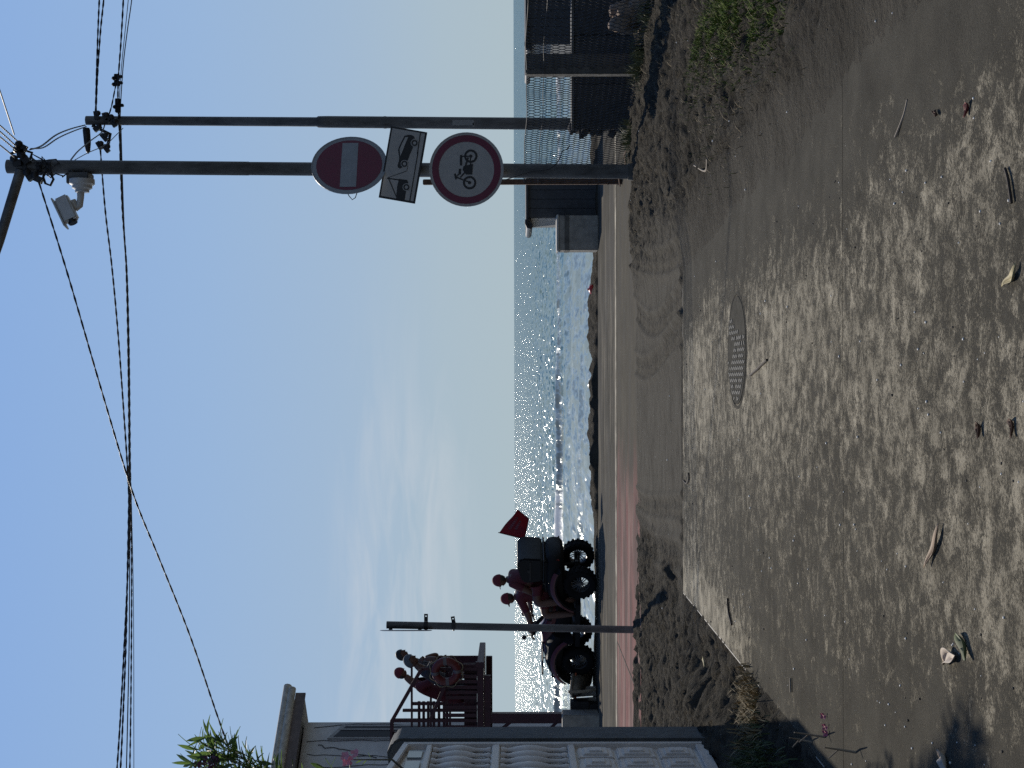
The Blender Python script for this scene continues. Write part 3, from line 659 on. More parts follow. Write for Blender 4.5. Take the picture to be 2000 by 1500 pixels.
cable('power_cable', 'plain wire lowest of the three fanning rightwards below the splice clamps', [(234, 240), (236, 190), (241, 120), (249, 55), (258, -10), (272, -150), (284, -300)], dl(7, 22, 20), 0.011, False)
cable('power_cable', 'twisted cable looping between the two pole tops, upper one', [(58, 292), (80, 285), (108, 264), (136, 252), (166, 244)], dl(5, 17, 21.9), 0.016)
cable('power_cable', 'twisted cable looping between the two pole tops, lower one', [(60, 290), (84, 288), (112, 270), (140, 257), (168, 247)], dl(5, 17, 21.9), 0.014)
cable('power_cable', 'thin cable from the nearer pole up to the dark fittings under the farther pole top', [(138, 312), (152, 295), (176, 275), (198, 258), (205, 240)], dl(5, 17.1, 22), 0.012)
cable('power_cable', 'thin slack cable dipping below the pole fittings on its way to the farther pole', [(146, 312), (172, 298), (205, 283), (228, 262), (240, 250)], dl(5, 17.1, 22), 0.008, False)
cable('power_cable', 'thin cable rising steeply from the level bundle to the splice clamps', [(212, 226), (218, 205), (222, 185), (227, 160)], dl(4, 22, 21.6), 0.012)
for i, (t0, y0, t1, y1, lb) in enumerate(((-30, 95, 27, 262, 'steepest cable arriving at the nearer pole top from above'), (-20, 228, 36, 278, 'twisted cable arriving at the nearer pole top, second from the steep one'),
        (-20, 240, 36, 290, 'twisted cable arriving at the nearer pole top, third from the steep one'), (-20, 252, 34, 296, 'twisted cable arriving at the nearer pole top, fourth from the steep one'), (-20, 268, 34, 312, 'plain cable arriving flattest at the nearer pole top'))):
    cable('power_cable', lb, [(t1, y1), ((t0 + t1) / 2 + 1, (y0 + y1) / 2), (t0, y0), (t0 - (t1 - t0) * 2, y0 - (y1 - y0) * 2)], dl(4, 17, 13), 0.012, i in (1, 2, 3))
for tx, ty, lb in ((228, 150, 'uppermost of two close black splice clamps on the rightward cables'), (228, 162, 'lower of two close black splice clamps on the rightward cables'), (230, 206, 'bigger black splice clamp next to the farther pole')):
    mb = MB(); p = P(tx, ty, 21.7); mb.box(p, (0.09 if ty < 200 else 0.22, 0.07, 0.08)); mb.box(p + Vector((0, -.02, -.03)), (0.045, 0.06, 0.13)); mb.ball(p + Vector((-0.02, 0, 0.05)), 0.035, n=8)
    tag(mb.build('splice_clamp', BLACKP, bevel=0.008), lb, 'cable clamp', 'splice clamps on the cables')
cable('loose_wire', 'short black wire dangling loose from the sign pole over the fence', [(984, 352), (1010, 344), (1040, 335), (1062, 333), (1080, 326), (1093, 310), (1098, 296), (1108, 291), (1113, 284)], [16.85] * 9, 0.008, False)

# ------------------------------------------------------------------ road signs on the nearer pole
def sign_frame(tx, ty, D, yaw, roll):
    """origin, right axis, up axis of a sign's face; yaw turns the face towards the left of the street"""
    o = P(tx, ty, D)
    ex = Vector((math.cos(yaw), -math.sin(yaw), 0)); ez = Vector((0, 0, 1)); nz = ex.cross(ez)     # nz points away from the viewer side? ex x ez = -Y-ish
    c, s_ = math.cos(roll), math.sin(roll)
    return o, ex * c - ez * s_, ez * c + ex * s_, nz
def circ(r, n=48): return [(r * math.cos(2 * math.pi * i / n), r * math.sin(2 * math.pi * i / n)) for i in range(n)]
def ringpoly(mb, o, ex, ey, nz, r0, r1, z0, th, n=48, c=(0, 0)):
    vs = []; fs = []
    for i in range(n):
        q = 2 * math.pi * i / n
        for r in (r0, r1):
            for z in (z0, z0 + th): vs.append(o + ex * (c[0] + r * math.cos(q)) + ey * (c[1] + r * math.sin(q)) + nz * z)
    for i in range(n):
        a = 4 * i; d = 4 * ((i + 1) % n)
        fs += [(a + 1, a + 3, d + 3, d + 1), (a, d, d + 2, a + 2), (a + 2, d + 2, d + 3, a + 3), (a, a + 1, d + 1, d)]
    mb.add(vs, fs)
def flatpoly(mb, poly, o, ex, ey, nz, z0, th): mb.prism(poly, o + nz * z0, ex, ey, th)
def rect(x0, y0, x1, y1): return [(x0, y0), (x1, y0), (x1, y1), (x0, y1)]

# no entry
o, ex, ey, nz = sign_frame(682, 322, 16.86, R(-33), R(-1)); Rs = 0.462
s1_ = thing('road_sign', 'round red no entry sign with a white bar, turned sideways, topmost on the pole', 'road sign', (o.x, o.y, o.z - Rs), 0)
mb = MB(); flatpoly(mb, circ(Rs), o, ex, ey, nz, -0.008, 0.008); ringpoly(mb, o, ex, ey, nz, Rs - .012, Rs, 0, 0.004); pl = mb.build('plate', SIGNG, s1_)
def brackets(par, o, ex, ey, nz, dys, hx, w, h, back):
    for dy in dys:
        mb = MB(); mb.beam(o + ey * dy - nz * back - ex * hx, o + ey * dy - nz * back + ex * hx, w, h); mb.build('bracket', DARKM, par)
mb = MB(); flatpoly(mb, circ(Rs * .87), o, ex, ey, nz, 0.0015, 0.0015); mb.build('red_disc', SIGNR, s1_)
mb = MB(); flatpoly(mb, rect(-.355, -.098, .355, .098), o, ex, ey, nz, 0.0045, 0.0015); mb.build('white_bar', SIGNG, s1_)
brackets(s1_, o, ex, ey, nz, (.2, -.2), .2, .04, .04, .03)
mb = MB()
mb.tube([P(676, 372, 16.9), P(682, 383, 16.9), P(688, 390, 16.9), P(694, 386, 16.9), P(698, 374, 16.9)], 0.006, 6)
mb.build('wire_loop', DARKM, s1_)

# tow away plate
def cropconv(cx, cy, ang, k):
    ca, sa = math.cos(ang), math.sin(ang)
    def f(x, y):
        r, u = (cy - y) * k, (cx - x) * k
        return (r * ca - u * sa, r * sa + u * ca)
    return f
o, ex, ey, nz = sign_frame(787, 322, 16.80, R(0), R(9.9))
W2, H2 = 0.882, 0.45
s2_ = thing('road_sign', 'tilted rectangular tow-away plate showing a truck towing a car, middle of the three', 'road sign', (o.x, o.y, o.z - .3), 0)
mb = MB(); flatpoly(mb, rect(-W2 / 2, -H2 / 2, W2 / 2, H2 / 2), o, ex, ey, nz, -0.008, 0.008); mb.build('plate', SIGNB, s2_, bevel=0.003, seg=1)
mb = MB(); flatpoly(mb, rect(-W2 / 2 + .025, -H2 / 2 + .025, W2 / 2 - .022, H2 / 2 - .022), o, ex, ey, nz, 0.0015, 0.0015); mb.build('white_field', SIGNW, s2_)
f = cropconv(941, 554.5, R(9.9), 0.001375)
def C(*pts): return [f(*p) for p in pts]
mb = MB(); Z1, T1 = 0.0045, 0.0015
car = C((893, 560), (898, 580), (912, 587), (936, 578), (948, 520), (985, 515), (1000, 470), (1030, 400), (1015, 360), (1030, 325), (1048, 322), (1035, 300), (1015, 291), (985, 290), (955, 298), (930, 345), (903, 405), (898, 425), (908, 485), (905, 520))
flatpoly(mb, car, o, ex, ey, nz, Z1, T1)
flatpoly(mb, C((905, 679), (977, 688), (990, 715), (968, 722), (945, 745), (950, 772), (968, 786), (955, 868), (880, 858), (884, 800), (890, 740)), o, ex, ey, nz, Z1, T1)
def line(mb, p, q, w, z=Z1):
    a, c = Vector((*f(*p), 0)), Vector((*f(*q), 0)); d = (c - a).normalized() * 1; n_ = Vector((-d.y, d.x, 0)) * w / 2
    flatpoly(mb, [tuple((a + n_)[:2]), tuple((a - n_)[:2]), tuple((c - n_)[:2]), tuple((c + n_)[:2])], o, ex, ey, nz, z, T1)
line(mb, (800, 672), (910, 688), 0.014); line(mb, (815, 678), (888, 850), 0.012, 0.0049); line(mb, (802, 670), (975, 608), 0.006, 0.0053); line(mb, (975, 608), (988, 530), 0.006, 0.0057)
line(mb, (1000, 876), (1075, 440), 0.012, 0.0049); line(mb, (1068, 460), (1098, 262), 0.012, 0.0053)
for c_ in ((1044, 362), (954, 546), (971, 752)):
    ringpoly(mb, o, ex, ey, nz, 0.020, 0.038, 0.009, 0.001, 24, f(*c_))
mb.build('black_symbol', SIGNB, s2_)
mb = MB()
flatpoly(mb, C((912, 415), (945, 345), (963, 310), (988, 310), (960, 375), (935, 440), (918, 478)), o, ex, ey, nz, 0.0068, T1)
mb.build('car_window', SIGNW, s2_)
for c_ in ((1044, 362), (954, 546), (971, 752)):
    mb = MB(); flatpoly(mb, [(f(*c_)[0] + x, f(*c_)[1] + y) for x, y in circ(0.046, 24)], o, ex, ey, nz, 0.0068, 0.0008); mb.build('wheel_disc', SIGNW, s2_)
brackets(s2_, o, ex, ey, nz, (.12, -.12), .14, .03, .04, .03)

# motorcycles forbidden
o, ex, ey, nz = sign_frame(911, 331, 16.80, R(0), R(1.5)); Rs = 0.452
s3_ = thing('road_sign', 'round white sign with red ring and black motorbike, lowest on the pole', 'road sign', (o.x, o.y, o.z - Rs), 0)
mb = MB(); flatpoly(mb, circ(Rs), o, ex, ey, nz, -0.008, 0.008); ringpoly(mb, o, ex, ey, nz, Rs - .01, Rs, 0, 0.004); mb.build('plate', SIGNW, s3_)
mb = MB(); ringpoly(mb, o, ex, ey, nz, Rs * .745, Rs * .925, 0.0015, 0.0015); mb.build('red_ring', SIGNR, s3_)
f = cropconv((911 - 580) * 4.545, (331 - 200) * 4.545, R(1.5), 0.001375)
mb = MB()
for c_ in ((1543, 478), (1532, 712)):
    ringpoly(mb, o, ex, ey, nz, 0.056, 0.081, 0.002, 0.0015, 36, f(*c_))
    flatpoly(mb, [(f(*c_)[0] + x, f(*c_)[1] + y) for x, y in circ(0.02, 16)], o, ex, ey, nz, 0.002, 0.0015)
flatpoly(mb, C((1478, 566), (1563, 545), (1556, 640), (1500, 640), (1470, 600)), o, ex, ey, nz, 0.002, 0.0015)
flatpoly(mb, C((1447, 470), (1468, 468), (1466, 560), (1446, 560)), o, ex, ey, nz, 0.0024, 0.0015)
flatpoly(mb, C((1436, 590), (1458, 588), (1456, 640), (1434, 640)), o, ex, ey, nz, 0.0024, 0.0015)
line(mb, (1456, 480), (1540, 478), 0.014, 0.0028); line(mb, (1540, 478), (1540, 600), 0.012, 0.0032); line(mb, (1520, 490), (1490, 580), 0.02, 0.0036)
line(mb, (1405, 660), (1540, 712), 0.016, 0.0028); line(mb, (1402, 632), (1412, 682), 0.022, 0.0032); line(mb, (1450, 665), (1500, 610), 0.016, 0.0036); line(mb, (1420, 655), (1440, 630), 0.014, 0.004)
mb.build('motorbike_symbol', SIGNB, s3_)
brackets(s3_, o, ex, ey, nz, (.2, -.2), .16, .04, .04, .035)

# security camera
cc = thing('security_camera', 'white security camera on a curved arm below the nearer pole top', 'camera', tuple(P(150, 345, DP)))
mb = MB(); p = P(156, 340, DP - .0); mb.box(p + Vector((-.06, 0, 0)), (0.14, 0.24, 0.27)); mb.tube([p + Vector((0, 0, -.08)), p + Vector((0, 0, -.06))], .1, 16); mb.tube([p + Vector((0, 0, .08)), p + Vector((0, 0, .06))], .1, 16)
mb.build('mount', ZINC, cc, bevel=0.01)
mb = MB(); mb.lathe([(0, 0), (.15, .0), (.15, .06), (.12, .08), (.12, .11), (.085, .13), (.085, .16), (0, .165)], P(160, 350, DP - .1), (-1, 0, 0), 20); mb.build('base', CAMW, cc, smooth=True)
mb = MB(); mb.tube([P(157, 362, DP - .1), P(157, 385, DP - .1), P(155, 402, DP - .12), P(150, 406, DP - .12), P(145, 402, DP - .12), P(140, 392, DP - .12)], [.05, .042, .04, .042, .05, .05], 14); mb.build('arm', CAMW, cc, smooth=True)
a, c = P(119, 386, DP - .14), P(141, 432, DP - .2)
mb = MB(); mb.beam(a, c, .13, .17); hd = mb.build('housing', CAMW, cc, bevel=0.02)
d = (Vector(a) - Vector(c)); up_ = d.cross(Vector((0, 1, 0))).normalized()
if up_.z < 0: up_ = -up_
mb = MB(); mb.beam(Vector(a) + up_ * .1 + d * .06, Vector(c) + up_ * .1 - d * .10, .17, .02); mb.build('sun_shield', CAMW, cc, bevel=0.005)
mb = MB(); dn = -d.normalized(); mb.tube([Vector(c) - dn * .02, Vector(c) + dn * .03], .055, 16); mb.build('lens', GLASSD, cc)

# ------------------------------------------------------------------ empty sign post at left
DL_ = 17.9
g = G(1238, 1230); lp = thing('sign_post', 'bare grey post in front of the quad bike with two empty tabs', 'post', (g.x, g.y, 0)); DL_ = g.y
mb = MB(); tp = P(755, 1220.5, DL_); mb.tube([Vector((g.x, DL_, -.05)), tp], 0.048, 16); mb.build('pole', ZINC, lp, smooth=True)
for tx, ty0, ty1 in ((832, 1214, 1199), (886, 1216, 1204)):
    mb = MB(); a = P(tx, ty0, DL_); c = P(tx - (2 if tx > 850 else 0), ty1, DL_)
    dx = (c - a); L0 = dx.length; dx.normalize(); dz = Vector((0, 1, 0)).cross(dx); w = .025
    e_, h_ = L0, .008; hx = L0 - .03
    for po in ([(0, -w), (hx - h_, -w), (hx - h_, w), (0, w)], [(hx + h_, -w), (e_, -w), (e_, w), (hx + h_, w)], [(hx - h_, -w), (hx + h_, -w), (hx + h_, -h_), (hx - h_, -h_)], [(hx - h_, h_), (hx + h_, h_), (hx + h_, w), (hx - h_, w)]):
        mb.prism(po, a, dx, dz, 0.006)
    mb.tube([P(tx, 1222, DL_) - Vector((0, 0, .025)), P(tx, 1222, DL_) + Vector((0, 0, .025))], .053, 16)
    mb.tube([P(tx, 1228, DL_), P(tx, 1232, DL_)], 0.012, 8)
    mb.build('bracket_tab', DARKM, lp)
sd = thing('road_sign', 'round sign seen edge-on at the top of the bare left post', 'road sign', tuple(P(835, 1231, DL_)))
mb = MB(); mb.lathe([(0, -.003), (.33, -.003), (.345, 0.004), (.30, .010), (0, .012)], P(793, 1231, DL_), (-1, -0.186, 0), 36); mb.build('plate', SIGNK, sd, smooth=True)
for tx in (763, 820):
    mb = MB(); mb.beam(P(tx, 1225, DL_), P(tx, 1230.5, DL_), .06, .045); mb.build('bracket', DARKM, sd)

# ------------------------------------------------------------------ wire fence on the right
fdir = Vector((0.2026, -1, 0)).normalized()
FA = Vector((2.86, 19.8, 0))
def fpt(D): return Vector((FA.x + 0.2026 * (19.8 - D), D, 0))
fe = thing('wire_fence', 'hexagonal wire mesh fence running along the right edge of the lane', 'fence', (FA.x, FA.y, 0))
mb = MB(); cw, ch = 0.076, 0.070; Z0, Z1f = 0.0, 1.46; Lf = (fpt(12.6) - FA).length
def seg(mb, a, c, r=0.0048):
    d = (c - a).normalized(); u = d.cross(Vector((0.98, 0.2, 0.05))).normalized(); w = d.cross(u)
    vs = []
    for p in (a, c):
        for k in range(3): q = 2.094 * k; vs.append(p + (u * math.cos(q) + w * math.sin(q)) * r)
    mb.add(vs, [(0, 1, 4, 3), (1, 2, 5, 4), (2, 0, 3, 5)])
nc_, nr_ = int(Lf / cw), int((Z1f - Z0) / ch)
def wob(s_, z): 
    return FA + fdir * s_ + Vector((0.02 * math.sin(s_ * 2.1 + z * 1.3) + 0.012 * math.sin(s_ * 5), 0, z + 0.012 * math.sin(s_ * 1.7) + 0.006 * math.sin(s_ * 4.4)))
for j in range(nr_):
    for i in range(nc_):
        s0 = i * cw + (cw / 2 if j % 2 else 0); z = Z0 + j * ch
        # vertical twisted side, then two slants up
        a = wob(s0, z); c = wob(s0, z + ch * .40); seg(mb, a, c, 0.0058)
        seg(mb, c, wob(s0 + cw / 2, z + ch)); seg(mb, c, wob(s0 - cw / 2, z + ch))
mb.build('wire_mesh', M('fence_wire', (0.06, 0.06, 0.06), 0.6, 0.3, 20, metal=0.3), fe)
mb = MB()
for z in (Z0 + nr_ * ch, 1.20): mb.tube([wob(Lf * i / 40, z) for i in range(41)], 0.005, 5)
mb.build('tension_wires', M('fence_wire'  , (0, 0, 0)), fe)
mb = MB(); p = fpt(16.05); p.x += .10; tp = H - 23 * 16.0 / F
mb.box((p.x - .02, p.y, tp / 2 - .1), (0.235, 0.16, tp + .2)); mb.build('concrete_post', DCONC, fe, bevel=0.015)
mb = MB(); rp = P(1200, 355, 19.85); tpz = P(826, 350, 19.85).z
mb.box((rp.x, 19.85, tpz / 2 - .1), (0.075, 0.075, tpz + .2)); mb.build('rusty_post', RUST, fe, bevel=0.008)
mb = MB(); mb.tube([wob(Lf * i / 24, 0.03) + Vector((-.03, 0, 0.03 * math.sin(i * 1.9))) for i in range(25)], 0.012, 6); mb.build('bottom_rope', RUST, fe, smooth=True)

# dark low wall behind the fence
mb = MB(); random.seed(3)
WX0, WX1, WD = 3.36, 9.0, 18.4
x = WX0
wl = thing('stone_wall', 'low dark stone wall behind the wire mesh fence, rough at its end', 'wall', ((WX0 + WX1) / 2, WD, 0))
while x < WX1:
    w = random.uniform(.5, .9); mb.box((x + w / 2, WD + random.uniform(-.015, .015), 0.36), (w - 0.004, 0.34, 0.79)); x += w
mb.build('wall', M('dark_stone', (0.05, 0.05, 0.052), 0.95, 0.4, 7, bump=0.6), wl, bevel=0.01)
mb = MB(); mb.box(((WX0 + WX1) / 2, WD, 0.77), (WX1 - WX0 + .02, 0.40, 0.03)); mb.build('coping', DCONC, wl)
mb = MB()
for i in range(8): mb.ball((WX0 + .02 + random.uniform(-.05, .08), WD - .05 + random.uniform(-.1, .1), .78 - .09 * i), random.uniform(.05, .09), (1, 1, .7), 8, noise=.2)
mb.build('rough_end', M('dark_stone', (0, 0, 0)), wl, smooth=True)
random.seed(11)
mb = MB(); mb.beam(P(1133, 250, 18.2), P(1133, 269, 18.1), .05, .03); mb.beam(P(1133, 262, 18.15), P(1139, 268, 18.1), .05, .03)
tag(mb.build('wall_hook', DARKM, bevel=.004), 'small dark iron stub sticking out of the low stone wall end', 'hook')

# huts and box beyond the walk
def hut(label, x0, x1, y0, y1, z1, over, curl, name='beach_hut'):
    t = thing(name, label, 'hut', ((x0 + x1) / 2, (y0 + y1) / 2, 0))
    mb = MB(); n = max(2, int((x1 - x0) / .16)); w = (x1 - x0) / n
    for i in range(n): mb.box((x0 + w * (i + .5), y0 + .02, z1 / 2), (w - .008, .04, z1))
    mb.box(((x0 + x1) / 2, (y0 + y1) / 2 + .02, z1 / 2 - .01), (x1 - x0 - .002, y1 - y0 - .05, z1 - .02))
    mb.build('wall', M('hut_wood', (0.055, 0.06, 0.068), 0.8, 0.3, 9), t)
    mb = MB(); mb.box(((x0 + x1) / 2 - over / 2, (y0 + y1) / 2 - .02, z1 + .02), (x1 - x0 + over, y1 - y0 + .12, .045)); mb.build('roof', M('hut_roof', (0.05, 0.052, 0.055), .7, .3, 9), t, bevel=.008)
    mb = MB(); c = Vector((x0 - over, y0 - .1, z1 - .02))
    mb.tube([c + Vector((.07, 0, .05)), c + Vector((0, 0, .055)), c + Vector((-.06, 0, .03)), c + Vector((-.075, 0, -.02)), c + Vector((-.03, 0, -.05))], .035, 10)
    mb.tube([c + Vector((-.03, 0, 0)), c + Vector((-.03, y1 - y0 + .1, 0))], .06, 12)
    mb.build('gutter', DARKM, t, smooth=True)
    mb = MB(); mb.box((x0 - .006, (y0 + y1) / 2, z1 / 2 - .02), (.012, y1 - y0 - .1, z1 - .06)); mb.build('side_panel', M('sunlit_side', (0.30, 0.30, 0.29), .8, .2, 7), t)  # sheet over the left wall, sunlight on that side painted in as pale colour
    return t
xa, xb = (750 - 425) * 25.6 / F, (750 - 335) * 25.6 / F
hut('low dark hut with a curled gutter beside the grey concrete box', xa, xb, 25.6, 27.2, H - 24 * 25.6 / F - .04, .12, True)
hut('dark hut behind the fence at the right edge of the view', (750 - 85) * 27 / F, 9.6, 27, 30, H - 24 * 27 / F - .04, .06, False)
xa, xb = (750 - 489) * 25.3 / F, (750 - 421) * 25.3 / F; zt = H - 83 * 25.3 / F
bx = thing('concrete_box', 'grey concrete box with a lid coloured as if sunlit at the end of the walk', 'box', ((xa + xb) / 2, 25.5, 0))
mb = MB(); mb.box(((xa + xb) / 2, 25.5, zt / 2 - .02), (xb - xa, .46, zt - .05)); mb.build('body', CONC, bx, bevel=.012)
mb = MB(); mb.box(((xa + xb) / 2, 25.5, zt - .022), (xb - xa + .03, .49, .04)); mb.build('lid', M('sunlit_lid', (.5, .49, .46), .8, .15, 6), bx, bevel=.01)  # top coloured paler than the body, sunlight on it put into the colour
mb = MB(); mb.box(((xa + xb) / 2, 25.5, zt - .19), (xb - xa + .008, .468, .085)); mb.build('band', DCONC, bx)
mb = MB(); p = P(1156, 565, 26.3); mb.ball(p, .085, (1.1, 1.1, .75), 16); mb.tube([p + Vector((0, 0, .05)), p + Vector((0, 0, .085))], .02, 8)
tag(mb.build('buoy', M('buoy_red', (.55, .03, .03), .4, .15, 8), smooth=True), 'small red float lying on the dark bank by the water', 'buoy')
mb = MB(); p = Vector((4.12, 15.45, 0.18)); random.seed(5)
for i in range(26): mb.ball(p + Vector((random.uniform(-.15, .2), random.uniform(-.14, .14), random.uniform(-.16, .22))), random.uniform(.05, .11), (1, 1, 1.5), 8, noise=.15)
tag(mb.build('boulder', M('tan_rock', (.26, .19, .14), .9, .35, 12, bump=.5), smooth=True), 'lumpy tan rock behind the mesh fence near the right edge', 'rock')

# ------------------------------------------------------------------ gate and wall on the left
GX, GY1, GY0 = -2.6, 10.5, 10.13
gp = thing('gate_pillar', 'dark plastered gate pillar at the far end of the ornate pale gate', 'pillar', (GX - .18, 10.31, 0))
mb = MB(); prof = [(-0.36, 2.0), (-0.36, -0.1), (0, -0.1), (0, 2.40), (-.03, 2.455), (-.10, 2.49), (-.36, 2.46)]
mb.prism([(a, b_) for a, b_ in prof], (GX, GY1, 0), (1, 0, 0), (0, 0, 1), GY1 - GY0)
mb.build('shaft', M('grey_render', (0.085, 0.09, 0.09), .9, .3, 5, bump=.5), gp, bevel=.02, smooth=True)
gt = thing('gate', 'ornate pale metal gate with vase shaped openings and lower panels', 'gate', (GX - .06, 8.6, 0.15))
GM = M('gate_paint', (0.60, 0.57, 0.54), .45, .14, 5, bump=.1)
GX2 = GX - .06; y0, y1 = 7.1, 10.12
def gtop(y): return 2.37 + 0.10 * (10.12 - y)
mb = MB(); mb.prism([(y0, .16), (y1, .16), (y1, 2.36), (y0, 2.36 + .1 * 3.0)], (GX2 - .03, 0, 0), (0, 1, 0), (0, 0, 1), .03); mb.build('backing_sheet', GM, gt)
mb = MB()
for z0_, z1_ in ((.16, .24), (1.12, 1.17), (1.66, 1.715), (2.15, 2.19)): mb.box((GX2 + .012, (y0 + y1) / 2, (z0_ + z1_) / 2), (.05, y1 - y0, z1_ - z0_))
mb.beam((GX2 + .012, y0, gtop(y0) - .03), (GX2 + .012, y1, gtop(y1) - .03), .06, .05)
for y in (y1 - .03, 8.62, y0 + .03): mb.box((GX2 + .014, y, 1.25), (.056, .06, 2.2))
mb.build('frame', GM, gt, bevel=.006)
sp_y = [y1 - .14 - .145 * i for i in range(19)]
for zlo, zhi in ((1.18, 1.65), (1.725, 2.14)):
    for y in sp_y:
        if abs(y - 8.62) < .07: continue
        mb = MB(); h_ = zhi - zlo
        mb.lathe([(.028, 0), (.032, .04 * h_), (.018, .1 * h_), (.022, .25 * h_), (.052, .45 * h_), (.058, .6 * h_), (.045, .75 * h_), (.02, .9 * h_), (.034, .96 * h_), (.034, h_)], (GX2 + .018, y, zlo), (0, 0, 1), 12, (.6, 1.0))
        mb.build('baluster', GM, gt, smooth=True)
for j, (zlo, zhi) in enumerate(((.27, .52), (.55, .82), (.85, 1.10))):
    for i in range(10):
        ya = y1 - .10 - .29 * i; yb_ = ya - .25
        if abs((ya + yb_) / 2 - 8.62) < .12: continue
        mb = MB(); c = (GX2 + .008, (ya + yb_) / 2, (zlo + zhi) / 2); mb.box(c, (.03, ya - yb_, zhi - zlo)); mb.box((c[0] + .014, c[1], c[2]), (.03, (ya - yb_) * .72, (zhi - zlo) * .72)); mb.box((c[0] + .026, c[1], c[2]), (.03, (ya - yb_) * .42, (zhi - zlo) * .42))
        mb.build('panel', GM, gt, bevel=.008)
for i in range(10):
    ya = y1 - .10 - .29 * i
    mb = MB(); mb.box((GX2 + .006, ya - .125, 2.265), (.02, .2, .10)); mb.build('glass_light', M('gate_glass', (.20, .24, .26), .15, .1, 4), gt)
mb = MB(); mb.box((GX - .2, 8.6, .03), (.34, 3.1, .22)); mb.build('threshold', DCONC, gt, bevel=.01)
gw = thing('boundary_wall', 'grey rendered wall continuing past the gate towards the viewer', 'wall', (GX - .18, 2.5, 0))
mb = MB(); mb.box((GX - .18, 2.4, 1.15), (.34, 9.3, 2.5)); mb.build('wall', M('grey_render', (0, 0, 0)), gw)
mb = MB(); mb.box((GX - .18, 2.4, 2.43), (.42, 9.3, .06)); mb.build('coping', CONC, gw)

# ------------------------------------------------------------------ house far at left
C0 = Vector((-8.8, 36, 0)); wv = Vector((-.62, -.785, 0)).normalized(); nv = Vector((-.785, .62, 0)).normalized()
hs_ = thing('house', 'pale plastered house with a tiled roof edge and narrow window behind the gate', 'house', tuple(C0 + wv * 3 + nv * 3 + Vector((0, 0, -1))))
ZT = 7.02
mb = MB(); c = C0 + wv * 3.5 + nv * 3
mb.box(c + Vector((0, 0, (ZT - 1) / 2 - .25)), (7, 6, ZT + 1.5), Matrix((wv, nv, Vector((0, 0, 1)))).transposed()); mb.build('wall', PLAST, hs_)
mb = MB()
for s0 in (.18, .62, 1.0, 1.45, 2.2): 
    z = ZT - random.uniform(.05, .4); a = C0 + wv * s0 - nv * .004
    for k in range(9):
        d = Vector((0, 0, -random.uniform(.15, .45))) + wv * random.uniform(-.05, .05); mb.beam(a + Vector((0, 0, z)), a + d + Vector((0, 0, z)), .016, .012, tuple(nv)); a = a + d
a = C0 + wv * .72 - nv * .004 + Vector((0, 0, 6.6))
for k in range(12): d = wv * random.uniform(-.02, .10) + Vector((0, 0, -random.uniform(.05, .22))); mb.beam(a, a + d, .022, .016, tuple(nv)); a = a + d
cr_ = mb.build('cracks', M('crack', (.07, .07, .07), .9), hs_); 
tip = C0 - wv * .55 - nv * .45
ML = M('roof_tile', (.46, .43, .37), .85, .35, 8, bump=.3)
rm = Matrix((wv, nv, Vector((0, 0, 1)))).transposed()
mb = MB(); mb.box(tip + wv * 3.5 + nv * 3.2 + Vector((0, 0, ZT + .12)), (7, 6.4, .16), rm); rf = mb.build('roof', M('soffit', (.13, .12, .11), .9, .3, 5), hs_)
mb = MB(); mb.box(tip + wv * 3.5 - nv * .03 + Vector((0, 0, ZT + .13)), (7.02, .05, .26), rm); mb.build('fascia', M('fascia', (.15, .12, .11), .8, .3, 5), rf)
mb = MB()
for k in range(24):
    s0 = .30 * k; mb.tube([tip + wv * s0 + nv * .35 + Vector((0, 0, ZT + .38)), tip + wv * s0 + nv * 3.4 + Vector((0, 0, ZT + .8))], .13, 10)
mb.build('tiles', ML, rf, smooth=True)
mb = MB(); mb.tube([tip - wv * .12 - nv * .08 + Vector((0, 0, ZT + .36)), tip + wv * 7 - nv * .08 + Vector((0, 0, ZT + .36))], .10, 12); mb.tube([tip - wv * .25 - nv * .02 + Vector((0, 0, ZT + .50)), tip + wv * 7 - nv * .02 + Vector((0, 0, ZT + .50))], .11, 12); mb.build('ridge_tiles', ML, rf, smooth=True)
o = C0 - nv * .0 + Vector((0, 0, 0)); WB = Vector((0, 0, 1))
win = [(.12, 3.2), (.55, 3.2), (.55, 6.38), (.12, 6.02)]
mb = MB(); mb.prism([(a, b_) for a, b_ in win], o - nv * .005, wv, WB, -.05 if wv.cross(WB).dot(nv) > 0 else .05); wf = mb.build('window', M('window_frame', (.36, .36, .36), .7, .15, 5), hs_)
mb = MB(); mb.prism([(.18, 3.25), (.50, 3.25), (.50, 6.22), (.18, 5.93)], o - nv * .06, wv, WB, -.012 if wv.cross(WB).dot(nv) > 0 else .012); mb.build('pane', M('window_dark', (.03, .035, .05), .3, .2, 5), wf)
mb = MB(); mb.prism([(.27, 3.25), (.31, 3.25), (.31, 6.1), (.27, 6.06)], o - nv * .075, wv, WB, -.02 if wv.cross(WB).dot(nv) > 0 else .02); mb.build('mullion', M('window_frame', (0, 0, 0)), wf)

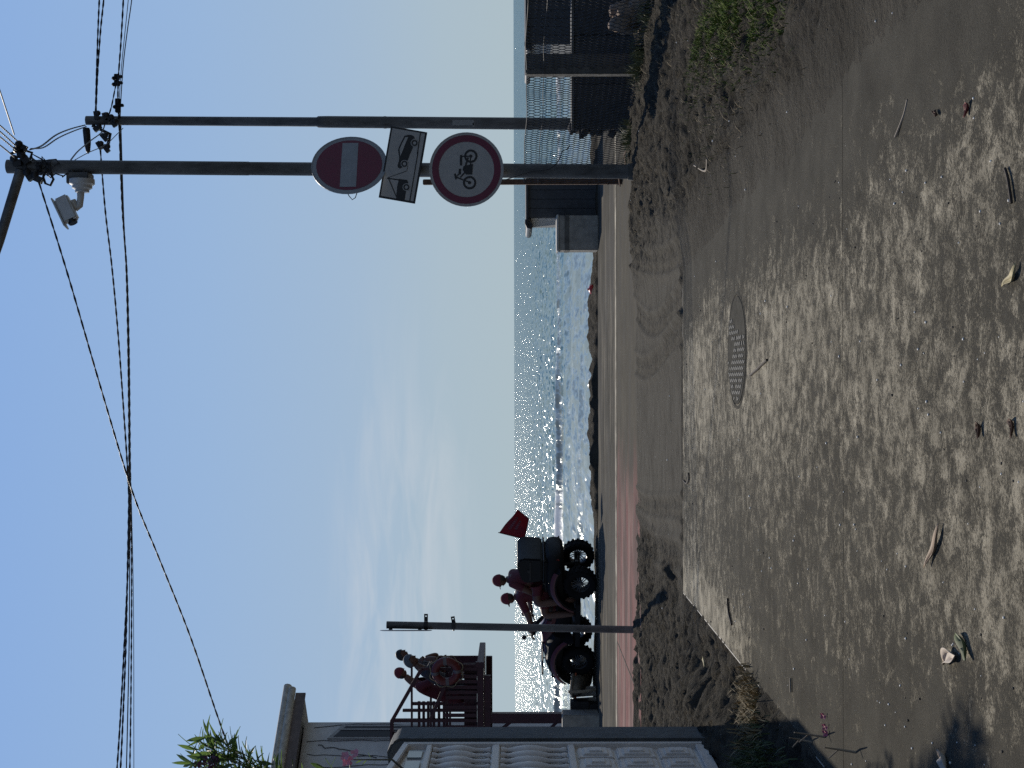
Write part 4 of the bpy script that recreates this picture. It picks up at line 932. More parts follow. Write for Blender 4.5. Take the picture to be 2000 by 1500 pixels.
# ------------------------------------------------------------------ lifeguard tower
TD = 29.5
def T(tx, ty, dy=0.0): p = P(tx, ty, TD); p.y += dy; return p
base = T(1190, 1404); lt = thing('lifeguard_tower', 'dark red wooden lifeguard tower with slatted railings and sloping rails', 'tower', (base.x - 1, TD + 1.1, -.9))
DEP = 2.2
def tbox(mb, tx0, tx1, ty0, ty1, y0_, y1_):
    a, c = T(tx0, ty0), T(tx1, ty1); mb.box(((a.x + c.x) / 2, TD + (y0_ + y1_) / 2, (a.z + c.z) / 2), (abs(a.x - c.x), y1_ - y0_, abs(a.z - c.z)))
ZG = -1.0
for dy in (0.0, DEP - .2):
    for ty in ((1396, 1560) if dy == 0 else (1470, 1600)):
        mb = MB(); a = T(959, ty + 8); mb.box((a.x, TD + dy + .1, (a.z + ZG) / 2), (.205, .2, a.z - ZG - .004)); mb.build('leg', REDW, lt, bevel=.01)
for dy in (0.0, DEP - .12):
    mb = MB(); tbox(mb, 945, 959, 1320, 1580, dy, dy + .12); mb.build('beam', REDW, lt, bevel=.008)
mb = MB(); tbox(mb, 932, 944.7, 1293, 1580, -.05, DEP + .05); mb.build('floor', REDW, lt, bevel=.008)
mb = MB(); tbox(mb, 929, 946, 1292, 1303, -.075, .03); mb.build('floor_end', REDW, lt, bevel=.005)
for ty0, ty1, tx0 in ((1405, 1411, 766), (1386, 1391, 786), (1430, 1436, 766)):
    mb = MB(); tbox(mb, tx0, 931.8, ty0, ty1, .02, .10); mb.build('railing_post', REDW, lt, bevel=.005)
mb = MB(); mb.beam(T(765, 1408, .06), T(765, 1600, .06), .08, .08); mb.build('top_rail', REDW, lt)
for tx in (818, 827, 836, 847, 857, 867):
    mb = MB(); tbox(mb, tx - 3, tx + 3, 1372, 1590, .105, .125); mb.build('railing_slat', REDW, lt)
for ty in (1300, 1306.5, 1321, 1331, 1342, 1352, 1362, 1381, 1397, 1420, 1440):
    mb = MB(); tx0 = 866 if ty > 1368 else (899 if ty < 1310 else 872); tbox(mb, tx0, 931.8, ty - 3.3, ty + 3.3, -.02, .015); mb.build('baluster', REDW, lt)
mb = MB(); tbox(mb, 906, 931.8, 1297, 1480, .105, .12); mb.build('kick_board', REDW, lt)
mb = MB(); tbox(mb, 870, 876, 1297, 1590, .03, .06); mb.build('mid_rail', REDW, lt)
for (a, c, r) in (((765, 1408), (823, 1306), .045), ((841, 1404), (887, 1295), .042)):
    mb = MB(); mb.beam(T(*a, -.10), T(*c, -.10), .08, .075); mb.build('handrail', REDW, lt, bevel=.01)
mb = MB(); tbox(mb, 824, 931.8, 1303, 1308, -.06, -.02); mb.build('handrail_post', REDW, lt)
for tx in (790, 830, 870):
    mb = MB(); tbox(mb, tx - 2.5, tx + 2.5, 1330, 1590, DEP - .1, DEP - .06); mb.build('back_rail', REDW, lt)
for ty in (1324, 1333, 1342, 1351, 1376, 1385, 1394): mb = MB(); tbox(mb, 838, 931.8, ty - 4.3, ty + 4.3, DEP - .055, DEP - .02); mb.build('back_board', REDW, lt)
for ty in (1420, 1500): mb = MB(); tbox(mb, 788, 931.8, ty - 3, ty + 3, DEP - .06, DEP); mb.build('back_post', REDW, lt)
for a_, c_ in (((1000, 1410), (962, 1440)), ((1100, 1400), (1060, 1440))):
    mb = MB(); mb.beam(T(*a_, .1), T(*c_, .1), .06, .06); mb.build('diagonal_brace', REDW, lt)

lb = thing('lifebuoy', 'red ring lifebuoy with paler bands hanging on the tower railing', 'lifebuoy', tuple(T(902, 1306, -.3)))
c = T(873, 1306, -.28)
mb = MB(); mb.torus(c, .235, .085, (0.25, 1, 0), 40, 12); mb.build('ring', M('buoy_orange', (.13, .02, .02), .5, .2, 6), lb, smooth=True)
for k in range(4):
    q = math.pi / 2 * k + .1; ax = Vector((math.cos(q), -.25 * math.cos(q), math.sin(q))).normalized()
    mb = MB(); mb.lathe([(.089, -.035), (.089, .035)], c + ax * .235, ax.cross(Vector((.24, .97, 0))), 14); mb.build('band', M('buoy_band', (.13, .11, .115), .5, .1, 6), lb, smooth=True)
mb = MB(); mb.tube([c + Vector((math.cos(q) * (.325 + .05 * math.sin(4 * q) ** 2), -.09 * math.cos(q), math.sin(q) * (.325 + .05 * math.sin(4 * q) ** 2))) for q in [2 * math.pi * i / 48 for i in range(49)]], .008, 5); mb.build('rope', M('rope', (.35, .30, .18), .8), lb)

# ------------------------------------------------------------------ people
SKIN = M('skin', (0.12, 0.058, 0.04), .55, .12, 12); SHIRT = M('red_shirt', (.10, .016, .026), .8, .2, 14, bump=.2); SHORT = M('red_shorts', (.10, .016, .025), .8, .2, 14, bump=.2)
DSH = M('dark_shirt', (.035, .035, .045), .8, .2, 14); SHOE = M('shoe', (.03, .03, .035), .7, .2, 10); HAIRM = M('dark_hair', (.02, .016, .013), .6, .3, 40)
CAPM = M('red_cap', (.15, .014, .025), .75, .15, 20); GREYC = M('grey_cap', (.10, .105, .115), .8, .2, 20)
def limb_surface(verts, edges, radii):
    me = bpy.data.meshes.new('tmp'); me.from_pydata([tuple(v) for v in verts], edges, []); o = bpy.data.objects.new('tmp', me); COL.objects.link(o)
    sk = o.modifiers.new('s', 'SKIN'); sk.use_smooth_shade = True
    for i, r in enumerate(radii):
        sv = me.skin_vertices[0].data[i]; sv.radius = r if isinstance(r, tuple) else (r, r); sv.use_root = (i == 0)
    sb = o.modifiers.new('u', 'SUBSURF'); sb.levels = 2; sb.render_levels = 2
    dg = bpy.context.evaluated_depsgraph_get(); ev = o.evaluated_get(dg); m2 = bpy.data.meshes.new_from_object(ev)
    vs = [v.co.copy() for v in m2.vertices]; fs = [list(p.vertices) for p in m2.polygons]
    bpy.data.objects.remove(o); bpy.data.meshes.remove(me); bpy.data.meshes.remove(m2)
    return vs, fs
def person(label, J, cap=None, hair=None, shirt=SHIRT, shorts=SHORT, loc=None, face=(1, 0, 0), visor=True, head_up=(0, 0, 1), group=None, hs=1.0, bulk=1.0):
    """J: joints in world space"""
    J = {k: Vector(v) for k, v in J.items()}
    names = ['pelvis', 'waist', 'chest', 'neck', 'head0', 'shL', 'elL', 'wrL', 'shR', 'elR', 'wrR', 'hipL', 'knL', 'anL', 'toL', 'hipR', 'knR', 'anR', 'toR']
    hu = Vector(head_up).normalized(); fv = Vector(face); fv = (fv - hu * fv.dot(hu)).normalized(); sv_ = hu.cross(fv)
    J['waist'] = J['pelvis'].lerp(J['chest'], .5)
    J['head0'] = J['neck'] + hu * .06 + fv * .01
    rad = dict(pelvis=(.17, .14), waist=(.165, .135), chest=(.185, .145), neck=(.062, .062), head0=(.055, .06), shL=.085, elL=.055, wrL=.036, shR=.085, elR=.055, wrR=.036,
               hipL=.115, knL=.078, anL=.05, toL=.038, hipR=.115, knR=.078, anR=.05, toR=.038)
    ed = [('pelvis', 'waist'), ('waist', 'chest'), ('chest', 'neck'), ('neck', 'head0'), ('chest', 'shL'), ('shL', 'elL'), ('elL', 'wrL'), ('chest', 'shR'), ('shR', 'elR'), ('elR', 'wrR'),
          ('pelvis', 'hipL'), ('hipL', 'knL'), ('knL', 'anL'), ('anL', 'toL'), ('pelvis', 'hipR'), ('hipR', 'knR'), ('knR', 'anR'), ('anR', 'toR')]
    rad = {k_: (tuple(v_ * bulk for v_ in r_) if isinstance(r_, tuple) else r_ * bulk) for k_, r_ in rad.items()}
    vs, fs = limb_surface([J[n] for n in names], [(names.index(a), names.index(c_)) for a, c_ in ed], [rad[n] for n in names])
    segs = [(J[a], J[c_], a, c_) for a, c_ in ed]
    def label_of(p):
        bd = 9; bl = 0
        for a, c_, na, ncn in segs:
            d = c_ - a; u = max(0, min(1, (p - a).dot(d) / max(1e-9, d.length_squared))); q = (p - a - d * u).length
            if q < bd:
                bd = q
                if ncn in ('waist', 'chest') or na == 'chest' and ncn[:2] == 'sh': bl = 1
                elif ncn == 'neck': bl = 1 if u < .6 else 0
                elif ncn[:2] == 'el': bl = 1 if u < .62 else 0
                elif ncn[:3] == 'hip': bl = 2
                elif ncn[:2] == 'kn': bl = 2 if u < .72 else 0
                elif ncn[:2] == 'to': bl = 3
                else: bl = 0
        return bl
    mb = MB()
    for f_ in fs:
        c_ = sum((vs[i] for i in f_), Vector()) / len(f_); mb.f.append(list(f_)); mb.mi.append(label_of(c_))
    mb.v = [tuple(v) for v in vs]; mb.cur = 0
    # head with face
    hc = J['neck'] + hu * .165 + fv * .02
    hm = Matrix((fv, sv_, hu)).transposed() * hs
    hv = []; n = 20; m2 = 14
    for i in range(m2 + 1):
        th = math.pi * i / m2
        for k in range(n):
            q = 2 * math.pi * k / n; x, y, z = math.sin(th) * math.cos(q), math.sin(th) * math.sin(q), math.cos(th)
            X_, Y_, Z_ = x * .098, y * .076, z * .118
            if z < 0: X_ *= 1 + .12 * z * (1 if x < 0 else -.2); Y_ *= 1 + .22 * z
            if x > 0 and z < -.45: X_ += .012
            if x > .8 and abs(y) > .15 and .0 < z < .22: X_ -= .012
            hv.append(hc + hm @ Vector((X_, Y_, Z_)))
    hf = []
    for i in range(m2):
        for k in range(n): k2 = (k + 1) % n; hf.append((i * n + k, (i + 1) * n + k, (i + 1) * n + k2, i * n + k2))
    mb.add(hv, hf)
    nose = [hc + hm @ Vector(v) for v in ((.094, 0, .025), (.122, 0, -.022), (.098, .017, -.026), (.098, -.017, -.026))]
    mb.add(nose, [(0, 1, 2), (0, 3, 1), (1, 3, 2), (0, 2, 3)])
    for sgn in (-1, 1): mb.ball(hc + hm @ Vector((-.005, sgn * .077, -.01)), .03, (.65, .35, 1), 8, hm)
    mb.tube([hc + hm @ Vector((.092, -.025, -.062)), hc + hm @ Vector((.10, 0, -.06)), hc + hm @ Vector((.092, .025, -.062))], .006, 6)
    for sgn in (-1, 1):
        mb.cur = 4; mb.ball(hc + hm @ Vector((.084, sgn * .031, .012)), .011, (1, 1, 1), 8); mb.cur = 0
    # hands: palm, four bent fingers, thumb
    for sd_ in 'LR':
        w = J['wr' + sd_]; d = (w - J['el' + sd_]).normalized(); side = d.cross(Vector((0, 0, 1)))
        side = side.normalized() if side.length > .1 else Vector((0, 1, 0)); dn = d.cross(side)
        if dn.z > 0: dn = -dn
        pm = w + d * .05
        mb.ball(pm, .042, (1.15, .95, .5), 10, Matrix((d, side, dn)).transposed())
        for k, ln in enumerate((.062, .074, .07, .055)):
            a = pm + d * .036 + side * (-.027 + .018 * k)
            mb.tube([a, a + d * ln * .4 + dn * .006, a + d * ln * .72 + dn * .024, a + d * ln * .8 + dn * .05], [.0095, .009, .0085, .007], 7)
        a = pm - d * .01 - side * .036; mb.tube([a, a + d * .025 - side * .016 + dn * .01, a + d * .05 - side * .014 + dn * .026], [.011, .010, .008], 7)
    root = loc or (J['pelvis'].x, J['pelvis'].y, min(v[2] for v in mb.v))
    t = thing('person', label, 'person', tuple(root), group=group)
    mb.build('body', [SKIN, shirt, shorts, SHOE, M('eye', (.02, .015, .012), .2)], t, smooth=True, angle=60)
    cm = cap or hair
    if cm:
        mb = MB(); vs = []; n = 20
        low = -.15 if cap else -.5
        for i in range(8):
            th = (math.pi / 2 - low * .9) * i / 7
            for k in range(n):
                q = 2 * math.pi * k / n
                z_ = math.cos(th) * .132; cut = 1.0
                xx, yy = math.sin(th) * math.cos(q) * .113, math.sin(th) * math.sin(q) * .09
                if not cap and xx > .03: z_ = max(z_, .045)
                vs.append(hc + hm @ Vector((xx - (.0 if cap else .006), yy, z_ + .006)))
        mb.add(vs, [(i * n + k, (i + 1) * n + k, (i + 1) * n + (k + 1) % n, i * n + (k + 1) % n) for i in range(7) for k in range(n)])
        h_ = mb.build('cap' if cap else 'hair', cm, t, smooth=True)
        if cap and visor:
            mb = MB(); pl = [(.085, -.068), (.13, -.062), (.165, -.035), (.175, 0), (.165, .035), (.13, .062), (.085, .068)]
            mb.prism(pl, hc + hu * .022 * hs, (fv * .97 - hu * .24), sv_, .008); mb.build('visor', cm, h_)
        if cap:
            mb = MB(); vs = []
            for i in range(5):
                th = math.pi * (.5 + .28 * i / 4)
                for k in range(9):
                    q = math.pi * (.55 + .9 * k / 8); vs.append(hc + hm @ Vector((math.sin(th) * math.cos(q) * .104, math.sin(th) * math.sin(q) * .082, math.cos(th) * .124)))
            mb.add(vs, [(i * 9 + k, i * 9 + k + 1, (i + 1) * 9 + k + 1, (i + 1) * 9 + k) for i in range(4) for k in range(8)])
            mb.build('hair', HAIRM, t, smooth=True)
    return t

# ------------------------------------------------------------------ quad bike
AC = Vector((-4.23, 26.2, 0.045)); AH = math.atan2(.436, -.9); AF = Vector((-.9, .436, 0)); AL = Vector((-.436, -.9, 0))
def A(x, y, z): return AC + AF * x + AL * y + Vector((0, 0, z))
at_ = thing('quad_bike', 'red and black two-seat quad bike with a big rear box, parked on the dark bank', 'quad bike', tuple(AC), AH)
ARED = M('quad_red', (.085, .01, .018), .35, .15, 6); TYRE = M('tyre_rubber', (.009, .009, .01), .9, .3, 12, bump=.3, spec=.15); RIM = M('rim_grey', (.09, .09, .095), .4, .2, 10, metal=.5)
def bl(mb, name, mat, par, **k): return mb.build(name, mat, par, local=True, **k)
for wx in (-.87, .87):
    for wy in (-.46, .46):
        c = Vector((wx, wy, .305)); sg = 1 if wy > 0 else -1
        mb = MB(); w2 = .125
        mb.lathe([(.17, -w2 * .75), (.23, -w2), (.275, -w2 * .95), (.295, -w2 * .7), (.298, 0), (.295, w2 * .7), (.275, w2 * .95), (.23, w2), (.17, w2 * .75), (.165, 0), (.17, -w2 * .75)], c, (0, 1, 0), 32)
        ty_ = bl(mb, 'tyre', TYRE, at_, smooth=True)
        mb = MB()
        for k in range(20):
            q = 2 * math.pi * k / 20; rm = Matrix.Rotation(-q, 3, 'Y')
            for s2 in (-1, 1): mb.box(c + rm @ Vector((.298, s2 * .062, .012 * s2)), (.022, .085, .04), rm @ Matrix.Rotation(.35 * s2, 3, 'X'))
        bl(mb, 'tread', TYRE, ty_)
        mb = MB(); mb.lathe([(.172, -.08), (.178, -.07), (.178, .07), (.172, .08), (.158, .06), (.158, -.06), (.172, -.08)], c, (0, 1, 0), 32)
        for k in range(7):
            q = 2 * math.pi * k / 7 + .2; d = Vector((math.cos(q), 0, math.sin(q))); tn = Vector((-math.sin(q), 0, math.cos(q)))
            o_ = c + Vector((0, sg * .055, 0)); mb.tube([o_ + d * .035 + tn * .012, o_ + d * .165 + tn * .025], [.011, .009], 6); mb.tube([o_ + d * .035 - tn * .012, o_ + d * .165 - tn * .025], [.011, .009], 6)
        mb.lathe([(0, .07), (.035, .07), (.045, .05), (.045, .0), (0, 0)], c + Vector((0, 0, 0)), (0, sg, 0), 14)
        bl(mb, 'rim', RIM, at_, smooth=True)
mb = MB()
for wx in (-.87, .87):
    mb.tube([(wx, -.40, .305), (wx, .40, .305)], .035, 10)
    for wy in (-1, 1):
        for dx in (-.13, .13): mb.tube([(wx + dx, wy * .12, .36), (wx, wy * .36, .29)], .018, 8)
        mb.tube([(wx + .08, wy * .33, .30), (wx + .08, wy * .2, .78)], .03, 10)
for wy in (-.16, .16): mb.beam((-1.15, wy, .36), (1.1, wy, .36), .05, .06)
mb.box((-.05, 0, .45), (.7, .36, .36)); mb.box((.05, 0, .31), (1.1, .42, .05))
bl(mb, 'chassis', DARKM, at_)
# body shell by cross sections
def loft(mb, secs, n=12, close=True):
    base = len(mb.v)
    for (x, w, z0_, z1_) in secs:
        for k in range(n):
            q = 2 * math.pi * k / n; cy, sz = math.cos(q), math.sin(q)
            y = w * math.copysign(abs(cy) ** .55, cy); z = (z0_ + z1_) / 2 + (z1_ - z0_) / 2 * math.copysign(abs(sz) ** .6, sz); mb.v.append((x, y, z))
    for i in range(len(secs) - 1):
        for k in range(n):
            k2 = (k + 1) % n; mb.f.append([base + i * n + k, base + i * n + k2, base + (i + 1) * n + k2, base + (i + 1) * n + k]); mb.mi.append(mb.cur)
    mb.f.append([base + k for k in range(n)][::-1]); mb.mi.append(mb.cur); mb.f.append([base + (len(secs) - 1) * n + k for k in range(n)]); mb.mi.append(mb.cur)
mb = MB(); loft(mb, [(.22, .16, .62, .92), (.45, .24, .60, 1.02), (.75, .30, .60, 1.00), (1.05, .30, .58, .93), (1.28, .24, .52, .82), (1.34, .16, .50, .72)]); bl(mb, 'hood', ARED, at_, smooth=True)
def fender(mb, cx, sg, r, a0, a1, w0, w1, th=.025, zc=.34):
    vs = []; n = 14
    for i in range(n + 1):
        q = a0 + (a1 - a0) * i / n
        for rr in (r, r + th):
            for yy in (w0, w1): vs.append((cx + rr * 1.12 * math.cos(q), sg * yy, zc + rr * math.sin(q) - (.05 if yy == w1 and rr > 0 else 0)))
    fs = []
    for i in range(n):
        a = 4 * i; b_ = a + 4; fs += [(a, a + 1, b_ + 1, b_), (a + 2, b_ + 2, b_ + 3, a + 3), (a, b_, b_ + 2, a + 2), (a + 1, a + 3, b_ + 3, b_ + 1)]
    fs += [(0, 2, 3, 1), (4 * n, 4 * n + 1, 4 * n + 3, 4 * n + 2)]; mb.add(vs, fs)
for sg in (-1, 1):
    mb = MB(); fender(mb, .87, sg, .44, R(15), R(165), .20, .60); bl(mb, 'front_fender', BLACKP, at_, smooth=True)
    mb = MB(); fender(mb, -.87, sg, .46, R(12), R(128), .18, .62); bl(mb, 'rear_fender', BLACKP, at_, smooth=True)
    mb = MB(); fender(mb, -.87, sg, .487, R(15), R(120), .60, .635, .03); bl(mb, 'fender_trim', ARED, at_, smooth=True)
    mb = MB(); fender(mb, .87, sg, .467, R(30), R(150), .575, .615, .03); bl(mb, 'fender_trim', ARED, at_, smooth=True)
    mb = MB(); mb.box((.05, sg * .38, .30), (.95, .30, .04)); mb.box((.05, sg * .535, .33), (.95, .02, .09)); bl(mb, 'footboard', BLACKP, at_, bevel=.008)
    mb = MB(); mb.prism([(-.45, .55), (.35, .5), (.42, .82), (.1, .80), (-.42, .76)], (0, sg * .2 - (.02 if sg > 0 else 0), 0), (1, 0, 0), (0, 0, 1), .03 * 1); bl(mb, 'side_panel', ARED, at_)
    mb = MB(); mb.lathe([(0, .03), (.06, .02), (.065, -.02), (0, -.05)], (1.30, sg * .17, .72), (1, 0, 0), 14); bl(mb, 'headlight', M('lamp_glass', (.4, .42, .42), .15, .1, 6), at_, smooth=True)
    mb = MB(); mb.tube([(.42, sg * .10, 1.10), (.40, sg * .28, 1.17), (.34, sg * .40, 1.17)], .014, 8); mb.tube([(.36, sg * .33, 1.172), (.33, sg * .43, 1.168)], .02, 8); bl(mb, 'handlebar', BLACKP, at_, smooth=True)
    mb = MB(); mb.tube([(.40, sg * .29, 1.17), (.42, sg * .36, 1.30)], .008, 6); mb.ball((.42, sg * .38, 1.33), .065, (.25, 1.1, .7), 12); bl(mb, 'mirror', BLACKP, at_, smooth=True)
    mb = MB(); mb.box((-1.30, sg * .34, .72), (.03, .12, .07)); bl(mb, 'tail_lamp', M('tail_red', (.3, .01, .01), .3), at_, bevel=.008)
mb = MB(); mb.tube([(.20, 0, .95), (.42, 0, 1.12)], .04, 10); mb.box((.46, 0, 1.13), (.10, .24, .10)); mb.box((.53, 0, 1.18), (.03, .22, .16), Matrix.Rotation(-.5, 3, 'Y')); bl(mb, 'steering_head', BLACKP, at_, bevel=.01)
mb = MB(); loft(mb, [(.28, .13, .78, .90), (.05, .17, .74, .90), (-.25, .19, .72, .88), (-.40, .19, .74, .98), (-.66, .2, .76, .99), (-.74, .18, .80, .95)]); bl(mb, 'seat', M('seat_vinyl', (.018, .018, .02), .6, .2, 14), at_, smooth=True)
for x0, x1, z in ((.66, 1.26, .975), (-1.30, -.80, .97)):
    mb = MB()
    for y in (-.36, -.18, 0, .18, .36): mb.tube([(x0, y, z), (x1, y, z)], .014, 8)
    for x in (x0, x1): mb.tube([(x, -.4, z), (x, .4, z)], .018, 8)
    for y in (-.3, .3): mb.tube([((x0 + x1) / 2, y, z), ((x0 + x1) / 2, y * .8, z - .2)], .014, 6)
    bl(mb, 'rack', DARKM, at_, smooth=True)
mb = MB(); mb.tube([(1.30, -.28, .40), (1.44, -.24, .45), (1.46, -.22, .78), (1.46, .22, .78), (1.44, .24, .45), (1.30, .28, .40)], .024, 8); mb.tube([(1.46, -.1, .46), (1.46, -.1, .78)], .016, 6); mb.tube([(1.46, .1, .46), (1.46, .1, .78)], .016, 6); bl(mb, 'front_bumper', DARKM, at_, smooth=True)
mb = MB(); loft(mb, [(.42, .40, .46, .80), (.6, .50, .52, .93), (1.0, .50, .56, .94), (1.25, .42, .54, .86), (1.36, .30, .46, .70)]); bl(mb, 'front_cowl', BLACKP, at_, smooth=True)
mb = MB(); loft(mb, [(-.38, .40, .46, .84), (-.6, .50, .54, .93), (-1.05, .50, .58, .95), (-1.30, .42, .60, .94), (-1.36, .34, .66, .88)]); bl(mb, 'rear_cowl', BLACKP, at_, smooth=True)
mb = MB(); loft(mb, [(-.3, .26, .42, .76), (.1, .24, .40, .74), (.45, .26, .42, .80)]); bl(mb, 'engine_cover', BLACKP, at_, smooth=True)
# rear box with sloping lid and back rest
mb = MB(); mb.prism([(-1.32, 1.0), (-.84, 1.0), (-.80, 1.24), (-.82, 1.36), (-1.14, 1.46), (-1.28, 1.45), (-1.34, 1.36)], (0, .40, 0), (1, 0, 0), (0, 0, 1), .80); rb = bl(mb, 'rear_box', M('box_black', (.009, .010, .012), .55, .3, 9, spec=.25), at_, bevel=.03, smooth=True)
mb = MB(); mb.box((-1.07, .405, 1.22), (.40, .012, .02)); mb.box((-1.07, .407, 1.245), (.06, .014, .05)); bl(mb, 'latch', DARKM, rb)
mb = MB(); mb.prism([(-1.25, 1.01), (-.8, 1.01), (-.8, .86), (-1.25, .86)], (0, .36, 0), (1, 0, 0), (0, 0, 1), .72); bl(mb, 'rear_carrier', BLACKP, at_, bevel=.02)
fb = A(-1.30, -.36, 1.0)
pa, pb_ = P(1090, 1069, 26.4), P(973, 1040, 26.4)
mb = MB(); mb.tube([pa, lerp(pa, pb_, .5), pb_], [.012, .010, .008], 8); fp = mb.build('flag_pole', DARKM, at_, smooth=True)
fl = [(974, 1040), (988, 1020), (1010, 995), (1021, 1004), (1033, 1013), (1029, 1032), (1025, 1051)]
q00, q10, q11, q01 = P(975, 1040.3, 26.4), P(1010, 995, 26.25), P(1033.5, 1013, 26.3), P(1025, 1052.6, 26.4)
n = 14; vs = []
def fpt2(u, v):
    p = (q00 * (1 - u) + q10 * u) * (1 - v) + (q01 * (1 - u) + q11 * u) * v
    return p + Vector((0, .06 * math.sin(u * 7 + v * 2) * u, .02 * math.sin(u * 6) * u * (1 - v)))
for i in range(n + 1):
    for j in range(n + 1): vs.append(fpt2(i / n, j / n))
fs = [(i * (n + 1) + j, (i + 1) * (n + 1) + j, (i + 1) * (n + 1) + j + 1, i * (n + 1) + j + 1) for i in range(n) for j in range(n)]
mb = MB(); mb.add(vs, fs)
FM = M('flag_cloth', (.15, .014, .028), .8, .12, 8)
fbs = FM.node_tree; pbs = fbs.nodes['Principled BSDF']; tr = N(fbs, 'ShaderNodeBsdfTranslucent'); tr.inputs['Color'].default_value = (.34, .035, .05, 1)
ms = N(fbs, 'ShaderNodeMixShader'); ms.inputs[0].default_value = .3; L(fbs, pbs.outputs[0], ms.inputs[1]); L(fbs, tr.outputs[0], ms.inputs[2]); L(fbs, ms.outputs[0], fbs.nodes['Material Output'].inputs[0])
fo = mb.build('flag', FM, fp, smooth=True)
sm = fo.modifiers.new('thick', 'SOLIDIFY'); sm.thickness = .004
random.seed(4)
mb = MB()
for row, (v0, n_, u0, u1) in enumerate(((.28, 7, .22, .78), (.52, 5, .3, .72))):
    for k in range(n_):
        u = u0 + (u1 - u0) * (k + .5) / n_; du = (u1 - u0) / n_ * .33; dv = .06
        p = [fpt2(u + a * du, v0 + b_ * dv) + Vector((0, -.012, 0)) for a, b_ in ((-1, -1), (1, -1), (1, 1), (-1, 1))]
        p2 = [q + Vector((0, -.003, 0)) for q in p]; mb.add(p + p2, [(0, 1, 2, 3), (7, 6, 5, 4), (0, 4, 5, 1), (1, 5, 6, 2), (2, 6, 7, 3), (3, 7, 4, 0)])
mb.build('faded_print', M('flag_print', (.16, .06, .08), .8), fo)

# riders
def rider(label, xh, zseat, lean, hands, face, hx, **k):
    pel = A(xh, 0, zseat + .10); ch = A(xh + .10 + lean * .55, 0, zseat + .48); nk = A(xh + .14 + lean * .85, 0, zseat + .63)
    J = dict(pelvis=pel, chest=ch, neck=nk)
    for s_, sg in (('L', 1), ('R', -1)):
        J['sh' + s_] = ch + AL * (.185 * sg) + Vector((0, 0, .07)) + AF * .01
        J['wr' + s_] = A(hands[0], hands[1] * sg, hands[2])
        mid = J['sh' + s_].lerp(J['wr' + s_], .5); J['el' + s_] = mid + AL * (.06 * sg) + Vector((0, 0, hands[3]))
        J['hip' + s_] = pel + AL * (.10 * sg); J['kn' + s_] = A(xh + .42, sg * k.get('kw', .30), zseat + .10); J['an' + s_] = A(xh + .34, sg * .36, .40); J['to' + s_] = A(xh + .52, sg * .37, .37)
    fv = AF * face[0] + AL * face[1]
    return person(label, J, CAPM, bulk=1.15, hs=1.06, face=tuple(fv), head_up=(AF * hx + Vector((0, 0, 1))))
rider('person in a red cap and red shirt driving the quad bike, hands on the bars', -.44, .84, .08, (.33, .36, 1.19, -.06), (1, .05), .10)
rider('person in a red cap and red shirt riding behind the driver, hidden below the chest', -.76, .99, -.01, (-.40, .20, 1.10, -.08), (.8, .3), 0.0, kw=.40)

# people on the tower
def tower_person(label, pel, ch, nk, wr, el, kn, an, face, hu, **k):
    pel, ch, nk = T(*pel), T(*ch), T(*nk)
    J = dict(pelvis=pel, chest=ch, neck=nk); yv = Vector((0, -1, 0))
    for s_, sg in (('L', 1), ('R', -1)):
        o_ = Vector((0, .175 * sg, 0))
        J['sh' + s_] = ch + o_ + (nk - ch) * .35; J['wr' + s_] = T(*wr) + Vector((0, .09 * sg, 0)); J['el' + s_] = T(*el) + Vector((0, .2 * sg, 0))
        J['hip' + s_] = pel + Vector((0, .1 * sg, 0)); J['kn' + s_] = T(*kn) + Vector((0, .13 * sg, 0)); J['an' + s_] = T(*an) + Vector((0, .13 * sg, 0)); J['to' + s_] = J['an' + s_] + Vector((.15, 0, -.05))
    return person(label, J, face=face, head_up=hu, **k)
tower_person('person in a red cap and red shirt seated farthest left on the tower, leaning forward', (895, 1380, .7), (826, 1362, .7), (790, 1337, .7), (862, 1304, .65), (856, 1334, .65), (880, 1330, .7), (928, 1330, .7), (1, 0, -.15), (.5, 0, 1), cap=CAPM, visor=False, hs=1.12, bulk=1.25)
tower_person('person with grey hood bending over the tower rail with hands near the chin', (905, 1350, .3), (846, 1328, .3), (813, 1306, .3), (828, 1290, .2), (852, 1286, .25), (925, 1345, .35), (930, 1352, .35), (1, -.1, -.5), (.6, 0, 1), hair=GREYC, shirt=DSH, shorts=DSH, hs=1.3, bulk=1.25)
tower_person('dark haired person standing behind the hooded one on the tower', (880, 1335, 1.2), (826, 1326, 1.2), (790, 1308, 1.2), (862, 1312, 1.2), (850, 1325, 1.2), (905, 1335, 1.25), (930, 1335, 1.25), (1, 0, -.2), (.4, 0, 1), hair=HAIRM, shirt=DSH, shorts=DSH, hs=1.12, bulk=1.15)

# ------------------------------------------------------------------ things heaped left of the quad bike
BD = 25.9
bo = thing('rowing_boat', 'small weathered rowing boat nosing up beside the quad bike', 'boat', tuple(P(1176, 1340, BD)))
c0 = P(1174, 1345, BD); 
def hull(mb, th=.0):
    secs = []; n = 10
    for i in range(n + 1):
        t = i / n; L0 = 2.2
        y = BD - .25 + L0 * t; w = .40 * (1 - (1 - t) ** 2.2) + .03; zt = .50 - .14 * math.sin(min(1, t * 1.2) * 1.5); zb = .30 * (1 - t) ** 2 * 1.3 - .02
        secs.append((y, w - th, zt, zb + th))
    b0_ = len(mb.v); m_ = 9
    for (y, w, zt, zb) in secs:
        for k in range(m_):
            q = math.pi * k / (m_ - 1); mb.v.append((c0.x - w * math.cos(q) * 1.0, y, zt - (zt - zb) * math.sin(q) ** .8))
    for i in range(n):
        for k in range(m_ - 1): mb.f.append([b0_ + i * m_ + k, b0_ + i * m_ + k + 1, b0_ + (i + 1) * m_ + k + 1, b0_ + (i + 1) * m_ + k]); mb.mi.append(0)
    return secs
